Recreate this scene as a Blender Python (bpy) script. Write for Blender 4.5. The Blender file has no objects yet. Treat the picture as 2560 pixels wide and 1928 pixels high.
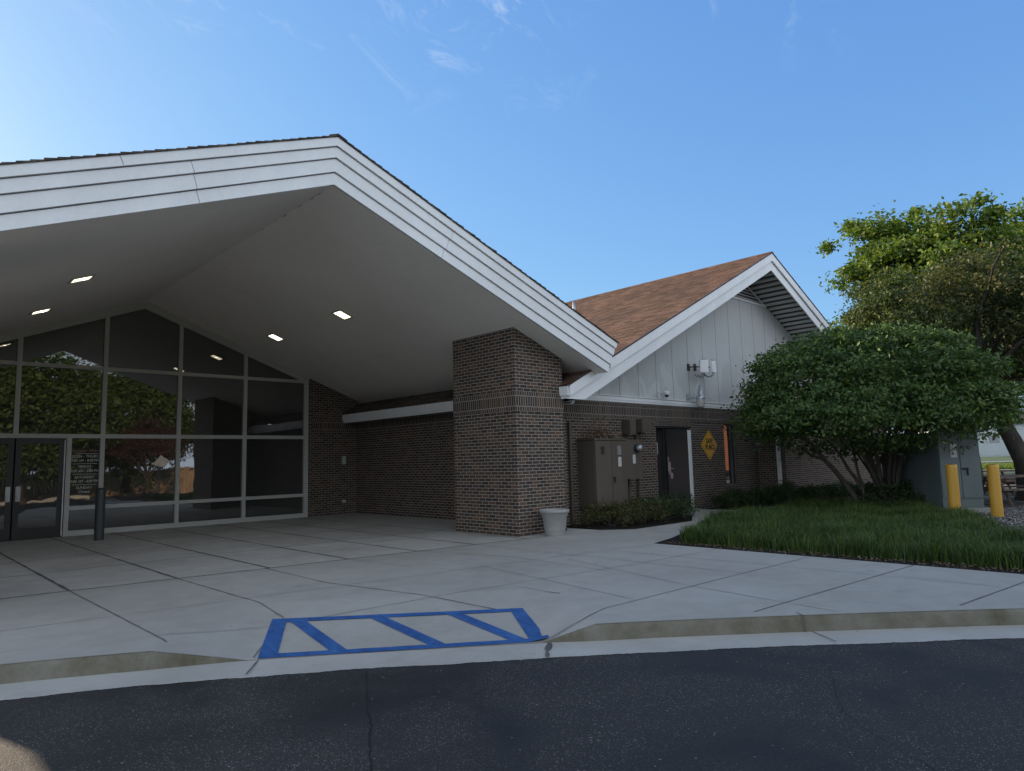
import bpy, math, random
import numpy as np
from mathutils import Vector, Matrix
random.seed(7); RNG = np.random.default_rng(7)
D = bpy.data
scene = bpy.context.scene
COL = scene.collection
R = math.radians

# ------------------------------------------------------------------ camera
cam = D.cameras.new('camera'); cam.lens = 23.945; cam.sensor_width = 36; cam.sensor_fit = 'HORIZONTAL'
cam.clip_start = 0.05; cam.clip_end = 6000
camo = D.objects.new('camera', cam); COL.objects.link(camo); scene.camera = camo
pi_, ro_, ya_ = R(6.31), R(-1.437), R(43.618)
fw = Vector((math.sin(ya_)*math.cos(pi_), math.cos(ya_)*math.cos(pi_), math.sin(pi_)))
rt = Vector((math.cos(ya_), -math.sin(ya_), 0)); up = rt.cross(fw)
r2 = rt*math.cos(ro_) + up*math.sin(ro_); u2 = -rt*math.sin(ro_) + up*math.cos(ro_)
M = Matrix((r2, u2, -fw)).transposed().to_4x4(); M.translation = Vector((0, 0, 1.5))
camo.matrix_world = M

# ------------------------------------------------------------------ sky and sun
SUN_AZ = -15.0   # degrees from +Y towards +X
SUN_EL = 20.0
w = D.worlds.new('World'); scene.world = w; w.use_nodes = True
nt = w.node_tree; nt.nodes.clear()
def N(t, kind, **kw):
    n = t.nodes.new(kind)
    for k, v in kw.items(): setattr(n, k, v)
    return n
wo = N(nt, 'ShaderNodeOutputWorld'); bg = N(nt, 'ShaderNodeBackground'); sky = N(nt, 'ShaderNodeTexSky')
sky.sky_type = 'NISHITA'; sky.sun_disc = False; sky.sun_elevation = R(SUN_EL); sky.sun_rotation = R(SUN_AZ)
sky.air_density = 1.0; sky.dust_density = 0.6; sky.ozone_density = 1.6; sky.altitude = 100
bg.inputs[1].default_value = 0.15
def WM(op, x, y=None, clamp=False):
    n = N(nt, 'ShaderNodeMath', operation=op); n.use_clamp = clamp
    for i, v in enumerate((x, y)):
        if v is None: continue
        if isinstance(v, (int, float)): n.inputs[i].default_value = v
        else: nt.links.new(v, n.inputs[i])
    return n.outputs[0]
def WMIX(f, a_, b_):
    n = N(nt, 'ShaderNodeMix', data_type='RGBA')
    for k, v in (('Factor', f), ('A', a_), ('B', b_)):
        if isinstance(v, tuple): n.inputs[k].default_value = (*v, 1)
        elif isinstance(v, (int, float)): n.inputs[k].default_value = v
        else: nt.links.new(v, n.inputs[k])
    return n.outputs['Result']
sc_ = N(nt, 'ShaderNodeSeparateColor'); cc0 = N(nt, 'ShaderNodeCombineColor'); nt.links.new(sky.outputs[0], sc_.inputs[0])
for ch, (g_, k_) in enumerate(((.75, .450), (.60, .602), (.33, .79))):      # flatten the bright sun side, deepen the blue
    nt.links.new(WM('MULTIPLY', WM('POWER', WM('MULTIPLY', sc_.outputs[ch], .19), g_), k_/.19), cc0.inputs[ch])
tc = N(nt, 'ShaderNodeTexCoord')
def wnoise(rot, scl, scale, detail, rough, dist):
    mp = N(nt, 'ShaderNodeMapping'); mp.inputs['Rotation'].default_value = tuple(R(q) for q in rot); mp.inputs['Scale'].default_value = scl
    nz = N(nt, 'ShaderNodeTexNoise'); nz.inputs['Scale'].default_value = scale; nz.inputs['Detail'].default_value = detail
    nz.inputs['Roughness'].default_value = rough; nz.inputs['Distortion'].default_value = dist
    nt.links.new(tc.outputs['Generated'], mp.inputs[0]); nt.links.new(mp.outputs[0], nz.inputs[0]); return nz.outputs[0]
def wramp_(f, p0, p1):
    m = N(nt, 'ShaderNodeMapRange'); m.interpolation_type = 'SMOOTHSTEP'; m.inputs[1].default_value = p0; m.inputs[2].default_value = p1
    nt.links.new(f, m.inputs[0]); return m.outputs[0]
sep = N(nt, 'ShaderNodeSeparateXYZ'); nt.links.new(tc.outputs['Generated'], sep.inputs[0])
wisp = wramp_(wnoise((18, 6, -30), (1.2, 7.5, 7.0), 2.6, 10, .68, .9), .50, .82)
patch_ = wramp_(wnoise((0, 0, 20), (1, 1.4, 1.4), 2.1, 3, .5, .2), .42, .66)
high = wramp_(sep.outputs[2], .42, .60)
cl = WM('MULTIPLY', WM('MULTIPLY', WM('MULTIPLY', wisp, patch_), high), .75)
c1_ = WMIX(cl, cc0.outputs[0], (3.9, 4.3, 4.8))
# brightened pale sky added behind and above the view as extra fill light
dotn = N(nt, 'ShaderNodeVectorMath', operation='DOT_PRODUCT'); nt.links.new(tc.outputs['Generated'], dotn.inputs[0]); dotn.inputs[1].default_value = tuple((fw+Vector((0, 0, .15))).normalized())
away = wramp_(dotn.outputs['Value'], .62, .15)
pale = WMIX(wnoise((0, 0, 0), (1, 1, 2), 3, 6, .6, .3), (4.6, 5.7, 7.4), (7.6, 8.2, 9.2))
lowband = wramp_(sep.outputs[2], .80, .35)
c2_ = WMIX(away, c1_, WMIX(lowband, (2.1, 2.45, 2.95), pale))
nt.links.new(c2_, bg.inputs[0]); nt.links.new(bg.outputs[0], wo.inputs[0])

sun = D.lights.new('sun', 'SUN'); sun.energy = 5.0; sun.angle = R(.5); sun.color = (1, .80, .58)
suno = D.objects.new('sun', sun); COL.objects.link(suno)
sd = Vector((math.sin(R(SUN_AZ))*math.cos(R(SUN_EL)), math.cos(R(SUN_AZ))*math.cos(R(SUN_EL)), math.sin(R(SUN_EL))))
suno.rotation_euler = (-sd).to_track_quat('-Z', 'Y').to_euler(); suno.location = (-10, 20, 30)
scene.view_settings.view_transform = 'Standard'; scene.view_settings.look = 'None'
scene.view_settings.gamma = 1; scene.view_settings.exposure = 0.62
scene.render.resolution_x = 1024; scene.render.resolution_y = 771
try:
    scene.cycles.max_bounces = 8; scene.cycles.transparent_max_bounces = 8
except Exception: pass

# ------------------------------------------------------------------ materials
def principled(name, rough=.7, spec=.5, metal=0):
    m = D.materials.new(name); m.use_nodes = True; t = m.node_tree
    b = t.nodes['Principled BSDF']; b.inputs['Roughness'].default_value = rough
    b.inputs['Metallic'].default_value = metal; b.inputs['Specular IOR Level'].default_value = spec
    return m, t, b
def L(t, a, b): t.links.new(a, b)
def mathn(t, op, a, b=None, clamp=False):
    n = N(t, 'ShaderNodeMath', operation=op); n.use_clamp = clamp
    for i, v in enumerate((a, b)):
        if v is None: continue
        if isinstance(v, (int, float)): n.inputs[i].default_value = v
        else: L(t, v, n.inputs[i])
    return n.outputs[0]
def noise(t, vec, scale, detail=4, rough=.55, dist=0):
    n = N(t, 'ShaderNodeTexNoise'); n.inputs['Scale'].default_value = scale; n.inputs['Detail'].default_value = detail
    n.inputs['Roughness'].default_value = rough; n.inputs['Distortion'].default_value = dist
    if vec is not None: L(t, vec, n.inputs[0])
    return n.outputs[0]
def ramp(t, fac, *stops):
    n = N(t, 'ShaderNodeValToRGB'); e = n.color_ramp.elements
    while len(e) < len(stops): e.new(.5)
    for i, (p, c) in enumerate(stops):
        e[i].position = p; e[i].color = (*c, 1) if len(c) == 3 else c
    L(t, fac, n.inputs[0]); return n.outputs[0]
def mixc(t, fac, a, b, mode='MIX'):
    n = N(t, 'ShaderNodeMix', data_type='RGBA', blend_type=mode)
    for k, v in (('Factor', fac), ('A', a), ('B', b)):
        if isinstance(v, (int, float)): n.inputs[k].default_value = v
        elif isinstance(v, tuple): n.inputs[k].default_value = (*v, 1)
        else: L(t, v, n.inputs[k])
    return n.outputs['Result']
def bump(t, b, h, strength=.3, dist=.01):
    n = N(t, 'ShaderNodeBump'); n.inputs['Strength'].default_value = strength; n.inputs['Distance'].default_value = dist
    L(t, h, n.inputs['Height']); L(t, n.outputs[0], b.inputs['Normal'])
def pos(t): return N(t, 'ShaderNodeNewGeometry').outputs['Position']
def scalev(t, v, s):
    n = N(t, 'ShaderNodeVectorMath', operation='MULTIPLY'); L(t, v, n.inputs[0]); n.inputs[1].default_value = s; return n.outputs[0]

def paint(name, col, rough=.5, var=.12, sc=3, bmp=.05, metal=0, streak=False):
    m, t, b = principled(name, rough, .5, metal)
    p = pos(t)
    n1 = noise(t, scalev(t, p, (1, 1, .25) if streak else (1, 1, 1)), sc, 6, .6)
    n2 = noise(t, p, sc*14, 3)
    f = mathn(t, 'ADD', mathn(t, 'MULTIPLY', n1, .75), mathn(t, 'MULTIPLY', n2, .25))
    d = tuple(c*(1-var*1.6) for c in col); l = tuple(min(1, c*(1+var)) for c in col)
    L(t, ramp(t, f, (.3, d), (.68, l)), b.inputs['Base Color'])
    L(t, mathn(t, 'ADD', mathn(t, 'MULTIPLY', n1, .25), rough-.12), b.inputs['Roughness'])
    if bmp: bump(t, b, n2, bmp, .004)
    return m

def brick_mat(name, w, h, z0=0, off=.5, tone=1.0, uoff=0):
    m, t, b = principled(name, .85, .3)
    g = N(t, 'ShaderNodeNewGeometry'); sp = N(t, 'ShaderNodeSeparateXYZ'); sn = N(t, 'ShaderNodeSeparateXYZ')
    L(t, g.outputs['Position'], sp.inputs[0]); L(t, g.outputs['True Normal'], sn.inputs[0])
    isx = mathn(t, 'GREATER_THAN', mathn(t, 'ABSOLUTE', sn.outputs[0]), .5)
    u = mathn(t, 'ADD', mathn(t, 'MULTIPLY', isx, sp.outputs[1]), mathn(t, 'MULTIPLY', mathn(t, 'SUBTRACT', 1, isx), sp.outputs[0]))
    u = mathn(t, 'ADD', u, uoff+100*w)
    v = mathn(t, 'SUBTRACT', sp.outputs[2], z0)
    wob = noise(t, g.outputs['Position'], 6, 2); wob = mathn(t, 'MULTIPLY', mathn(t, 'SUBTRACT', wob, .5), .006)
    c = N(t, 'ShaderNodeCombineXYZ'); L(t, mathn(t, 'ADD', u, wob), c.inputs[0]); L(t, mathn(t, 'ADD', v, wob), c.inputs[1])
    bt = N(t, 'ShaderNodeTexBrick'); bt.offset = off; bt.squash = 1
    bt.inputs['Scale'].default_value = 1; bt.inputs['Brick Width'].default_value = w; bt.inputs['Row Height'].default_value = h
    bt.inputs['Mortar Size'].default_value = .0068; bt.inputs['Mortar Smooth'].default_value = .15; bt.inputs['Bias'].default_value = 0
    bt.inputs['Color1'].default_value = (0, 0, 0, 1); bt.inputs['Color2'].default_value = (1, 1, 1, 1); bt.inputs['Mortar'].default_value = (.5, .5, .5, 1)
    L(t, c.outputs[0], bt.inputs[0])
    k = tone
    col = ramp(t, bt.outputs['Color'], (0, (.040*k, .030*k, .026*k)), (.35, (.062*k, .044*k, .034*k)), (.7, (.085*k, .058*k, .041*k)), (.92, (.115*k, .072*k, .046*k)), (1, (.15*k, .080*k, .05*k)))
    n1 = noise(t, g.outputs['Position'], 45, 5, .7); n0 = noise(t, g.outputs['Position'], 1.1, 5, .6)
    col = mixc(t, .75, col, ramp(t, n1, (.3, (.55, .55, .55)), (.7, (1.35, 1.3, 1.25))), 'MULTIPLY')
    col = mixc(t, .5, col, ramp(t, n0, (.3, (.75, .75, .78)), (.7, (1.2, 1.18, 1.12))), 'MULTIPLY')
    mort = ramp(t, n1, (.3, (.25, .225, .195)), (.7, (.37, .34, .30)))
    col = mixc(t, bt.outputs['Fac'], col, mort)
    L(t, col, b.inputs['Base Color'])
    hgt = mathn(t, 'ADD', mathn(t, 'MULTIPLY', mathn(t, 'SUBTRACT', 1, bt.outputs['Fac']), 1), mathn(t, 'MULTIPLY', n1, .35))
    bump(t, b, hgt, .6, .008)
    return m

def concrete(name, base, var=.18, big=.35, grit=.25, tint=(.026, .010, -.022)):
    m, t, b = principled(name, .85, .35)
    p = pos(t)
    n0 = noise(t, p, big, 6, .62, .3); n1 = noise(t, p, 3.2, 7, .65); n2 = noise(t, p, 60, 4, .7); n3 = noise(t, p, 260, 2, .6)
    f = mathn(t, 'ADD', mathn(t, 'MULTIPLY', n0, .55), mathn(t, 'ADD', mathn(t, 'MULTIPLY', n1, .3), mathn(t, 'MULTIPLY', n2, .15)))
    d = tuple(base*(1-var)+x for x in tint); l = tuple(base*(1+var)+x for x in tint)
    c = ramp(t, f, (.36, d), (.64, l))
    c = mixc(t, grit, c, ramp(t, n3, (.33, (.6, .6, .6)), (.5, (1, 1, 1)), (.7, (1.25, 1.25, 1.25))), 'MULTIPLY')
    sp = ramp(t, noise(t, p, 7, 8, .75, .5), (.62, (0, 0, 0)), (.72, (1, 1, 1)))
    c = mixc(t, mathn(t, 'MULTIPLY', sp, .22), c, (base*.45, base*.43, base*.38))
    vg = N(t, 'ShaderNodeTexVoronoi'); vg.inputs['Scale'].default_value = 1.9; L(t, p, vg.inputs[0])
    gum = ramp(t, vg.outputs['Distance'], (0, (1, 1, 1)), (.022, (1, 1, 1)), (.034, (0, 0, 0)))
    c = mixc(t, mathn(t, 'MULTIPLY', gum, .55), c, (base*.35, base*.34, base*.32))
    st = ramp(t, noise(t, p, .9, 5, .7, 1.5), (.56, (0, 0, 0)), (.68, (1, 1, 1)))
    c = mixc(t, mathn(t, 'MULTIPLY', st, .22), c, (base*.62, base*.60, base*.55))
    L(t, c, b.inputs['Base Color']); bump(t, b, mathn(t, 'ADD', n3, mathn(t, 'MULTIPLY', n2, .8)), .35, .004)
    return m

def asphalt():
    m, t, b = principled('asphalt', .8, .4)
    p = pos(t)
    n0 = noise(t, p, .8, 7, .66, .6); n1 = noise(t, p, 55, 4, .75); n4 = noise(t, scalev(t, p, (1, 1.6, 1)), .33, 4, .5, 1.5)
    def stones(sc, thr, size):
        vor = N(t, 'ShaderNodeTexVoronoi'); vor.inputs['Scale'].default_value = sc; L(t, p, vor.inputs[0])
        st = ramp(t, vor.outputs['Distance'], (.0, (1, 1, 1)), (size, (1, 1, 1)), (size+.12, (0, 0, 0)))
        vr = N(t, 'ShaderNodeSeparateColor'); L(t, vor.outputs['Color'], vr.inputs[0])
        return mathn(t, 'MULTIPLY', st, mathn(t, 'GREATER_THAN', vr.outputs[0], thr)), vr.outputs[1]
    s1, c1 = stones(80, .62, .25); s2, c2 = stones(34, .965, .16)
    worn = ramp(t, mathn(t, 'ADD', mathn(t, 'MULTIPLY', n0, .6), mathn(t, 'MULTIPLY', n4, .4)), (.42, (.10, .10, .10)), (.52, (1, 1, 1)))
    f = mathn(t, 'MAXIMUM', mathn(t, 'MULTIPLY', mathn(t, 'MULTIPLY', s1, worn), .8), mathn(t, 'MULTIPLY', s2, .9))
    base = ramp(t, n0, (.34, (.015, .0148, .0145)), (.66, (.038, .037, .035)))
    base = mixc(t, .8, base, ramp(t, n1, (.33, (.35, .35, .35)), (.66, (1.6, 1.6, 1.6))), 'MULTIPLY')
    stc = ramp(t, c1, (0, (.10, .098, .09)), (1, (.40, .385, .35)))
    L(t, mixc(t, f, base, stc), b.inputs['Base Color'])
    bump(t, b, mathn(t, 'ADD', n1, mathn(t, 'MULTIPLY', s1, .8)), .9, .008)
    L(t, ramp(t, n0, (.3, (.62, .62, .62)), (.7, (.9, .9, .9))), b.inputs['Roughness'])
    return m

def leaf_mat(name, dark, mid, light, trans=.35, rough=.55):
    m = D.materials.new(name); m.use_nodes = True; t = m.node_tree; t.nodes.clear()
    o = N(t, 'ShaderNodeOutputMaterial'); g = N(t, 'ShaderNodeNewGeometry')
    n = noise(t, g.outputs['Position'], 1.3, 3)
    f = mathn(t, 'ADD', mathn(t, 'MULTIPLY', g.outputs['Random Per Island'], .6), mathn(t, 'MULTIPLY', n, .4))
    c = ramp(t, f, (.12, dark), (.45, mid), (.86, light))
    b = N(t, 'ShaderNodeBsdfPrincipled'); b.inputs['Roughness'].default_value = rough; b.inputs['Specular IOR Level'].default_value = .4
    tr = N(t, 'ShaderNodeBsdfTranslucent'); mx = N(t, 'ShaderNodeMixShader'); mx.inputs[0].default_value = trans
    L(t, c, b.inputs['Base Color']); L(t, mixc(t, .6, c, (1.5, 1.7, .5), 'MULTIPLY'), tr.inputs[0])
    L(t, b.outputs[0], mx.inputs[1]); L(t, tr.outputs[0], mx.inputs[2]); L(t, mx.outputs[0], o.inputs[0])
    return m

def shingle_mat(name, lo, hi, slope):
    m, t, b = principled(name, .9, .2)
    p = N(t, 'ShaderNodeSeparateXYZ'); g = pos(t); L(t, g, p.inputs[0])
    c = N(t, 'ShaderNodeCombineXYZ'); L(t, mathn(t, 'ADD', p.outputs[1], 60), c.inputs[0]); L(t, mathn(t, 'ADD', p.outputs[0], 60), c.inputs[1])
    bt = N(t, 'ShaderNodeTexBrick'); bt.offset = .5
    for k, v in (('Scale', 1), ('Brick Width', .30), ('Row Height', .14*math.cos(math.atan(slope))), ('Mortar Size', .004), ('Mortar Smooth', .3)): bt.inputs[k].default_value = v
    bt.inputs['Color1'].default_value = (0, 0, 0, 1); bt.inputs['Color2'].default_value = (1, 1, 1, 1); bt.inputs['Mortar'].default_value = (0, 0, 0, 1)
    L(t, c.outputs[0], bt.inputs[0])
    mid = tuple((a+b_)/2 for a, b_ in zip(lo, hi))
    col = ramp(t, bt.outputs['Color'], (0, lo), (.5, mid), (1, hi))
    n0 = noise(t, g, .5, 5, .6); n1 = noise(t, g, 120, 2, .7)
    col = mixc(t, .8, col, ramp(t, n0, (.3, (.72, .74, .78)), (.7, (1.2, 1.15, 1.1))), 'MULTIPLY')
    col = mixc(t, .6, col, ramp(t, n1, (.3, (.6, .6, .6)), (.7, (1.4, 1.4, 1.4))), 'MULTIPLY')
    L(t, col, b.inputs['Base Color']); bump(t, b, mathn(t, 'ADD', n1, mathn(t, 'SUBTRACT', 1, bt.outputs['Fac'])), .5, .006)
    return m

def siding_mat():
    m, t, b = principled('siding', .6, .4)
    g = pos(t); p = N(t, 'ShaderNodeSeparateXYZ'); L(t, g, p.inputs[0])
    fr = mathn(t, 'FRACT', mathn(t, 'DIVIDE', mathn(t, 'SUBTRACT', p.outputs[0], .445), .83))
    d = mathn(t, 'MULTIPLY', mathn(t, 'ABSOLUTE', mathn(t, 'SUBTRACT', fr, .5)), .83)   # metres from mid-groove * 2
    groove = ramp(t, d, (.0, (1, 1, 1)), (.006, (1, 1, 1)), (.013, (0, 0, 0)))
    n0 = noise(t, scalev(t, g, (1, 1, .55)), .9, 3, .5, 1.2)
    patch = ramp(t, n0, (.515, (0, 0, 0)), (.53, (1, 1, 1)))
    low = ramp(t, p.outputs[2], (0, (1, 1, 1)), (1, (1, 1, 1)))
    zz = N(t, 'ShaderNodeMapRange'); zz.inputs[1].default_value = 5.2; zz.inputs[2].default_value = 3.9; L(t, p.outputs[2], zz.inputs[0])
    n1 = noise(t, scalev(t, g, (6, 6, .8)), 1.5, 5)
    c = ramp(t, n1, (.3, (.47, .475, .46)), (.7, (.50, .505, .49)))
    c = mixc(t, mathn(t, 'MULTIPLY', mathn(t, 'MULTIPLY', patch, zz.outputs[0]), .6), c, (.60, .60, .58))
    c = mixc(t, mathn(t, 'MULTIPLY', groove, .75), c, (.08, .08, .08))
    L(t, c, b.inputs['Base Color']); bump(t, b, mathn(t, 'SUBTRACT', 1, groove), .8, .01)
    return m

def glass_mat(name, f0ior=2.3, tint=(.030, .031, .030)):
    m, t, b = principled(name, .015, .5)
    b.inputs['Base Color'].default_value = (*tint, 1); b.inputs['IOR'].default_value = f0ior
    g = pos(t); n = noise(t, g, 1.6, 2, .4); bump(t, b, n, .09, .02)
    return m

def emis(name, col, s):
    m = D.materials.new(name); m.use_nodes = True; t = m.node_tree; t.nodes.clear()
    o = N(t, 'ShaderNodeOutputMaterial'); e = N(t, 'ShaderNodeEmission'); 
    v = N(t, 'ShaderNodeTexVoronoi'); v.inputs['Scale'].default_value = 30; L(t, pos(t), v.inputs[0])
    L(t, ramp(t, v.outputs['Distance'], (0, tuple(min(1, c*1.0) for c in col)), (1, tuple(c*.5 for c in col))), e.inputs[0])
    e.inputs[1].default_value = s; L(t, e.outputs[0], o.inputs[0]); return m

def gravel_mat(name, sc, lo, hi, dirt=(.03, .026, .02)):
    m, t, b = principled(name, .9, .3)
    g = pos(t); v = N(t, 'ShaderNodeTexVoronoi'); v.inputs['Scale'].default_value = sc; L(t, g, v.inputs[0])
    s = N(t, 'ShaderNodeSeparateColor'); L(t, v.outputs['Color'], s.inputs[0])
    c = ramp(t, s.outputs[0], (0, lo), (1, hi)); edge = ramp(t, v.outputs['Distance'], (.35, (0, 0, 0)), (.7, (1, 1, 1)))
    c = mixc(t, edge, c, dirt); L(t, c, b.inputs['Base Color']); bump(t, b, mathn(t, 'SUBTRACT', 1, v.outputs['Distance']), 1, .03)
    return m

MT = {}
MT['brick'] = brick_mat('brick', .203, .0677)
MT['rowlock_low'] = brick_mat('rowlock_brick_low', .0677, .097, 2.503, 0, .95)
MT['soldier'] = brick_mat('soldier_brick', .0677, .215, 2.600, 0, .9, .034)
MT['rowlock_top'] = brick_mat('rowlock_brick_top', .0677, .10, 2.815, 0, .95)
MT['lintel'] = brick_mat('lintel_brick', .0677, .14, 2.363, 0, 1.0, .02)
MT['sill'] = brick_mat('sill_brick', .0677, .11, .47, 0, 1.0)
MT['white'] = paint('white_trim', (.79, .79, .78), .5, .07, 1.2, .03, streak=True)
MT['soffit'] = paint('soffit_stucco', (.84, .79, .72), .85, .05, .5, .12)
MT['seam'] = paint('soffit_seam', (.30, .28, .25), .9, .4, 6)
MT['groove_shade'] = paint('shaded_groove', (.055, .055, .055), .8, .1, 4)  # near black, stands for the shade inside the soffit grooves
MT['ridged'] = paint('ridged_soffit', (.50, .49, .47), .6, .06, 1)
MT['frame'] = paint('pale_frame', (.50, .49, .45), .45, .04, 2, 0)
MT['siding'] = siding_mat()
MT['glass'] = glass_mat('dark_glass', 2.25, (.042, .041, .038))
MT['glass2'] = glass_mat('window_glass', 1.9)
MT['bronze'] = paint('dark_bronze', (.035, .032, .030), .4, .1, 3, 0)
MT['metal'] = paint('brushed_metal', (.5, .5, .5), .35, .08, 8, 0, .85)
MT['galv'] = paint('galvanised_metal', (.42, .44, .46), .4, .15, 10, 0, .7)
MT['shingle'] = shingle_mat('brown_shingle', (.078, .046, .034), (.172, .104, .073), .485)
MT['shingle2'] = shingle_mat('grey_shingle', (.07, .06, .055), (.14, .12, .10), .373)
MT['concrete'] = concrete('sidewalk_concrete', .34, .17)
MT['concrete2'] = concrete('covered_concrete', .38, .22, .5, .2)
MT['gutter_c'] = concrete('gutter_concrete', .37, .14, .8)
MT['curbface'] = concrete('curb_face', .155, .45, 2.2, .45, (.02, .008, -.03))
MT['asphalt'] = asphalt()
MT['joint'] = paint('joint_sealant', (.11, .105, .095), .9, .3, 9)
MT['crack'] = paint('crack_shadow', (.007, .007, .007), .95, .2)
MT['joint3'] = paint('worn_joint', (.15, .145, .135), .9, .35, 14)
MT['joint2'] = paint('tooled_joint', (.25, .245, .23), .9, .2, 9)
MT['soil'] = gravel_mat('dark_soil', 30, (.016, .012, .009), (.05, .036, .024), (.008, .006, .005))
MT['grassground'] = paint('lawn_ground', (.055, .09, .022), .9, .35, 2.2, .4)
MT['gravel'] = gravel_mat('pale_gravel', 15, (.13, .125, .12), (.50, .48, .46))
MT['mulch'] = gravel_mat('leafy_mulch', 7, (.05, .045, .04), (.28, .27, .25), (.03, .035, .015))
MT['cabinet'] = paint('brown_enamel', (.10, .080, .060), .5, .12, 2.5, .03, streak=True)
MT['cabdark'] = paint('dark_brown_enamel', (.02, .017, .014), .7, .1)  # dark brown of the latch, data plate and meter ring
MT['greencab'] = paint('grey_green_enamel', (.15, .185, .18), .5, .12, 2, .03, streak=True)
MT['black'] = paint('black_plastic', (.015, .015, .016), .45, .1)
MT['label'] = paint('label_paper', (.55, .55, .52), .6, .2, 30)
MT['doorpaint'] = paint('dark_door', (.030, .028, .027), .45, .15, 2, .02)
MT['yellow'] = paint('yellow_plastic', (.55, .30, .035), .45, .12, 2.5, .03, streak=True)
MT['signyellow'] = paint('sign_yellow', (.68, .36, .012), .4, .06, 4, 0)
MT['signblack'] = paint('sign_black', (.012, .012, .012), .5, .1, 4, 0)
MT['pot'] = paint('grey_planter', (.34, .33, .31), .6, .08, 5, .03)
MT['postgrey'] = paint('grey_post_paint', (.045, .050, .050), .5, .15, 4)
MT['bark'] = paint('bark', (.055, .045, .036), .95, .4, 12, .9, streak=True)
MT['stem'] = paint('shrub_stem', (.085, .075, .055), .9, .4, 14, .6, streak=True)
MT['wood'] = paint('weathered_wood', (.16, .11, .08), .8, .3, 6, .3)
MT['fencewood'] = paint('fence_wood', (.36, .24, .15), .8, .25, 4, .3, streak=True)
MT['lap'] = paint('house_siding', (.52, .56, .56), .6, .04, .5)
MT['redbrick'] = paint('distant_brick', (.42, .16, .09), .8, .15, 5)
MT['windowwhite'] = paint('vinyl_letters', (.55, .55, .52), .7, .03, 5, 0)
MT['windowred'] = paint('faded_red_letters', (.27, .15, .13), .7, .03, 5, 0)
MT['lamp'] = emis('lit_lens', (1, .88, .62), 3.2)
MT['lampglow'] = emis('lamp_core', (1, .9, .66), 9.0)
MT['leaf_bush'] = leaf_mat('bush_leaf', (.022, .052, .016), (.052, .102, .024), (.135, .195, .048), .3)
MT['leaf_tree'] = leaf_mat('maple_leaf', (.030, .062, .012), (.080, .135, .022), (.22, .27, .042), .4)
MT['leaf_dark'] = leaf_mat('dark_leaf', (.022, .038, .012), (.055, .085, .022), (.15, .16, .04), .35)
MT['leaf_rust'] = leaf_mat('rusty_leaf', (.018, .032, .012), (.046, .066, .020), (.15, .13, .045), .35)
MT['leaf_green'] = leaf_mat('cool_green_leaf', (.03, .06, .012), (.06, .10, .02), (.12, .16, .035), .35)
MT['leaf_purple'] = leaf_mat('purple_leaf', (.03, .014, .014), (.07, .028, .026), (.12, .055, .04), .3)
MT['leaf_hedge'] = leaf_mat('hedge_leaf', (.014, .030, .012), (.028, .055, .018), (.06, .10, .03), .25)
MT['leaf_hedgey'] = leaf_mat('olive_leaf', (.030, .036, .012), (.060, .066, .02), (.12, .105, .035), .25)
MT['leaf_dry'] = leaf_mat('dry_leaf', (.11, .065, .045), (.20, .125, .09), (.32, .22, .16), .2)
MT['grass'] = leaf_mat('grass_blade', (.016, .036, .010), (.040, .084, .018), (.16, .21, .05), .35)

def blue_paint():
    m, t, b = principled('blue_paint', .6, .4)
    g = pos(t); n = noise(t, g, 26, 8, .75); n2 = noise(t, g, 240, 2)
    c = ramp(t, noise(t, g, 2.2, 4), (.3, (.022, .095, .30)), (.7, (.038, .135, .37)))
    c = mixc(t, .8, c, ramp(t, noise(t, scalev(t, g, (3, 1, 1)), 3.1, 6, .7, 1), (.35, (.55, .55, .58)), (.6, (1.1, 1.1, 1.1))), 'MULTIPLY')
    worn = ramp(t, n, (.585, (0, 0, 0)), (.68, (.9, .9, .9)))
    L(t, mixc(t, worn, c, (.26, .27, .27)), b.inputs['Base Color']); bump(t, b, n2, .3, .003); return m
MT['blue'] = blue_paint()

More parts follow.
